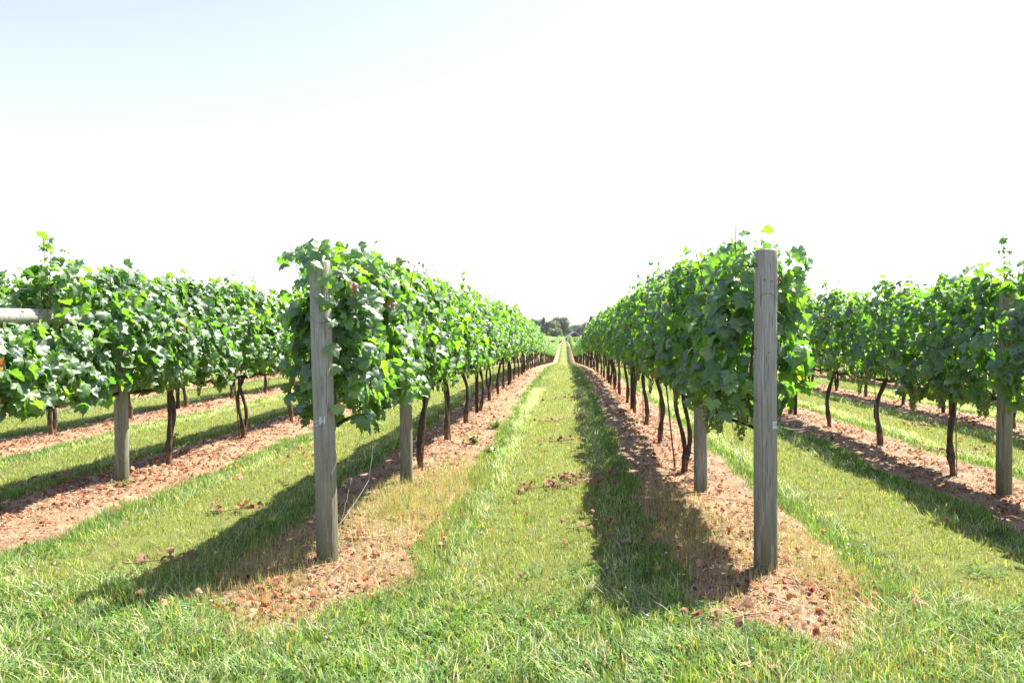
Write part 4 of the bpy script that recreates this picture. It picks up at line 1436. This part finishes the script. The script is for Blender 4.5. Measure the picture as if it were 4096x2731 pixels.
# ------------------------------------------------------------------ trees
def tree(px, Y, top_px, width_px, seed, label, color=(.035, .065, .02), shape="round", n=13000):
    """px: column of the trunk in a 2352-wide view; top_px row of the crown's top"""
    rng = np.random.default_rng(seed)
    x = Y * math.tan(math.atan((px + (7 if Y > 300 else 0) - 1176) / 1764) - PSI)
    zg = float(gh(Y)); H = CAM_H + (750 - top_px) / 1764 * Y - zg
    Wd = width_px * (1.4 if Y > 300 else 1.15) / 1764 * Y
    root = empty("pine_tree" if shape == "pine" else "broadleaf_tree", (x, Y, zg))
    g = Geo()
    tube(g, [(0, 0, -.5), (0, .1, H * .25), (.2, 0, H * .55), (.1, 0, H * .9)], [H * .028, H * .02, H * .012, H * .004], 8, (.09, .07, .055), .08, rng)
    cen, rad = [], []
    nb = 26 if shape == "round" else 20
    for i in range(nb):
        if shape == "round":
            a = rng.uniform(0, 6.28); t = rng.uniform(.22, .95)
            rr = Wd / 2 * .72 * math.sqrt(max(0, 1 - ((t - .55) / .5) ** 2)) * rng.uniform(.4, 1)
            c = np.array([rr * math.cos(a), rr * math.sin(a), H * t * .95]); r = Wd * rng.uniform(.13, .21)
        else:
            a = rng.uniform(0, 6.28); t = rng.uniform(.2, 1.0)
            rr = Wd / 2 * (1.05 - t) * rng.uniform(.3, 1.0)
            c = np.array([rr * math.cos(a), rr * math.sin(a), H * t * .97]); r = Wd * (.20 - .12 * t)
        cen.append(c); rad.append(r)
        if i % 2 == 0:
            tube(g, [(0, 0, max(H * .2, c[2] - rr * .9)), c * np.array([.5, .5, 1]) - np.array([0, 0, .1 * rr]), c], [H * .009, H * .005, H * .002], 5, (.09, .07, .055))
    g.obj("trunk", M_BARK, root)
    cg = Geo(); cen, rad = np.array(cen), np.array(rad)
    i = rng.integers(0, nb, n)
    d = rng.normal(0, 1, (n, 3)); d /= np.linalg.norm(d, axis=1, keepdims=True)
    P = cen[i] + d * (rad[i] * rng.uniform(.55, 1.08, n))[:, None] * np.array([1, 1, .8])
    sz = rng.uniform(.6, 1.3, n) * max(.22, Wd * .02)
    nr = d + rng.normal(0, .5, (n, 3)) + np.array([0, 0, .4])
    cl = np.array(color) * rng.uniform(.7, 1.35, (nb, 1))[i] * rng.uniform(.75, 1.3, (n, 1))
    scatter(cg, TC[0][0], TC[0][1], P, frames(nr, rng.normal(0, 1, (n, 3))), sz, cl)
    cg.obj("crown", M_FARLEAF, root)
    tag(root, label, "tree", "trees beyond the vineyard")


TREES = [
    (1242, 520, 729, 24, "pine", "ragged pine top showing over the end of the sunlit row", (.035, .055, .025)),
    (1283, 560, 728, 44, "round", "broad tree with the largest rounded dark crown behind the barn", (.030, .058, .022)),
    (1260, 520, 736, 34, "round", "mid green tree standing between the ragged pine and the largest crown", (.045, .080, .022)),
    (1268, 475, 754, 26, "round", "low light green tree in front of the largest rounded crown", (.060, .105, .028)),
    (1322, 640, 748, 30, "round", "hazy bluish tree just behind the barn ridge", (.030, .055, .028)),
    (1336, 660, 749, 26, "round", "hazy tree between the barn and the conifer", (.032, .058, .028)),
    (1352, 540, 726, 30, "pine", "tall dark conifer over the shady row by the barn", (.028, .048, .022)),
    (1310, 650, 747, 24, "round", "small hazy crown behind the largest tree", (.032, .055, .03)),
    (1345, 600, 738, 34, "round", "dark shrubby tree at the conifer's foot", (.03, .05, .022)),
    (1225, 560, 733, 36, "round", "dark tree mostly hidden behind the sunlit row's end", (.03, .055, .02)),
    (25, 150, 646, 60, "round", "leafy tree far beyond the outermost sunlit rows at the vineyard edge", (.035, .065, .02)),
    (75, 165, 640, 50, "round", "second leafy tree beyond the outermost sunlit rows", (.035, .062, .02)),
    (398, 170, 652, 60, "round", "bluish tree glimpsed in the dip of the second sunlit row", (.035, .06, .024)),
    (150, 170, 648, 60, "round", "third leafy tree beyond the outermost sunlit rows", (.034, .06, .02)),
]
for i, (px, Y, tp, wp, shp, lab, colr) in enumerate(TREES):
    tree(px, Y, tp, wp, 900 + i, lab, colr, shp)


# ------------------------------------------------------------------ haze
def haze():
    m, nt, out = new_mat("air_haze")
    v = N(nt, "ShaderNodeVolumePrincipled")
    v.inputs["Color"].default_value = (.80, .88, 1.0, 1)
    v.inputs["Density"].default_value = HAZE
    v.inputs["Anisotropy"].default_value = .3
    nt.links.new(v.outputs[0], out.inputs["Volume"])
    g = Geo(); box(g, (0, 1400, 7.5), (5400, 3400, 43), (1, 1, 1))
    o = g.obj("haze", m, None, False)
    tag(o, "thin pale air haze over the whole vineyard", "haze", kind="stuff")


HAZE = 0.00007
haze()
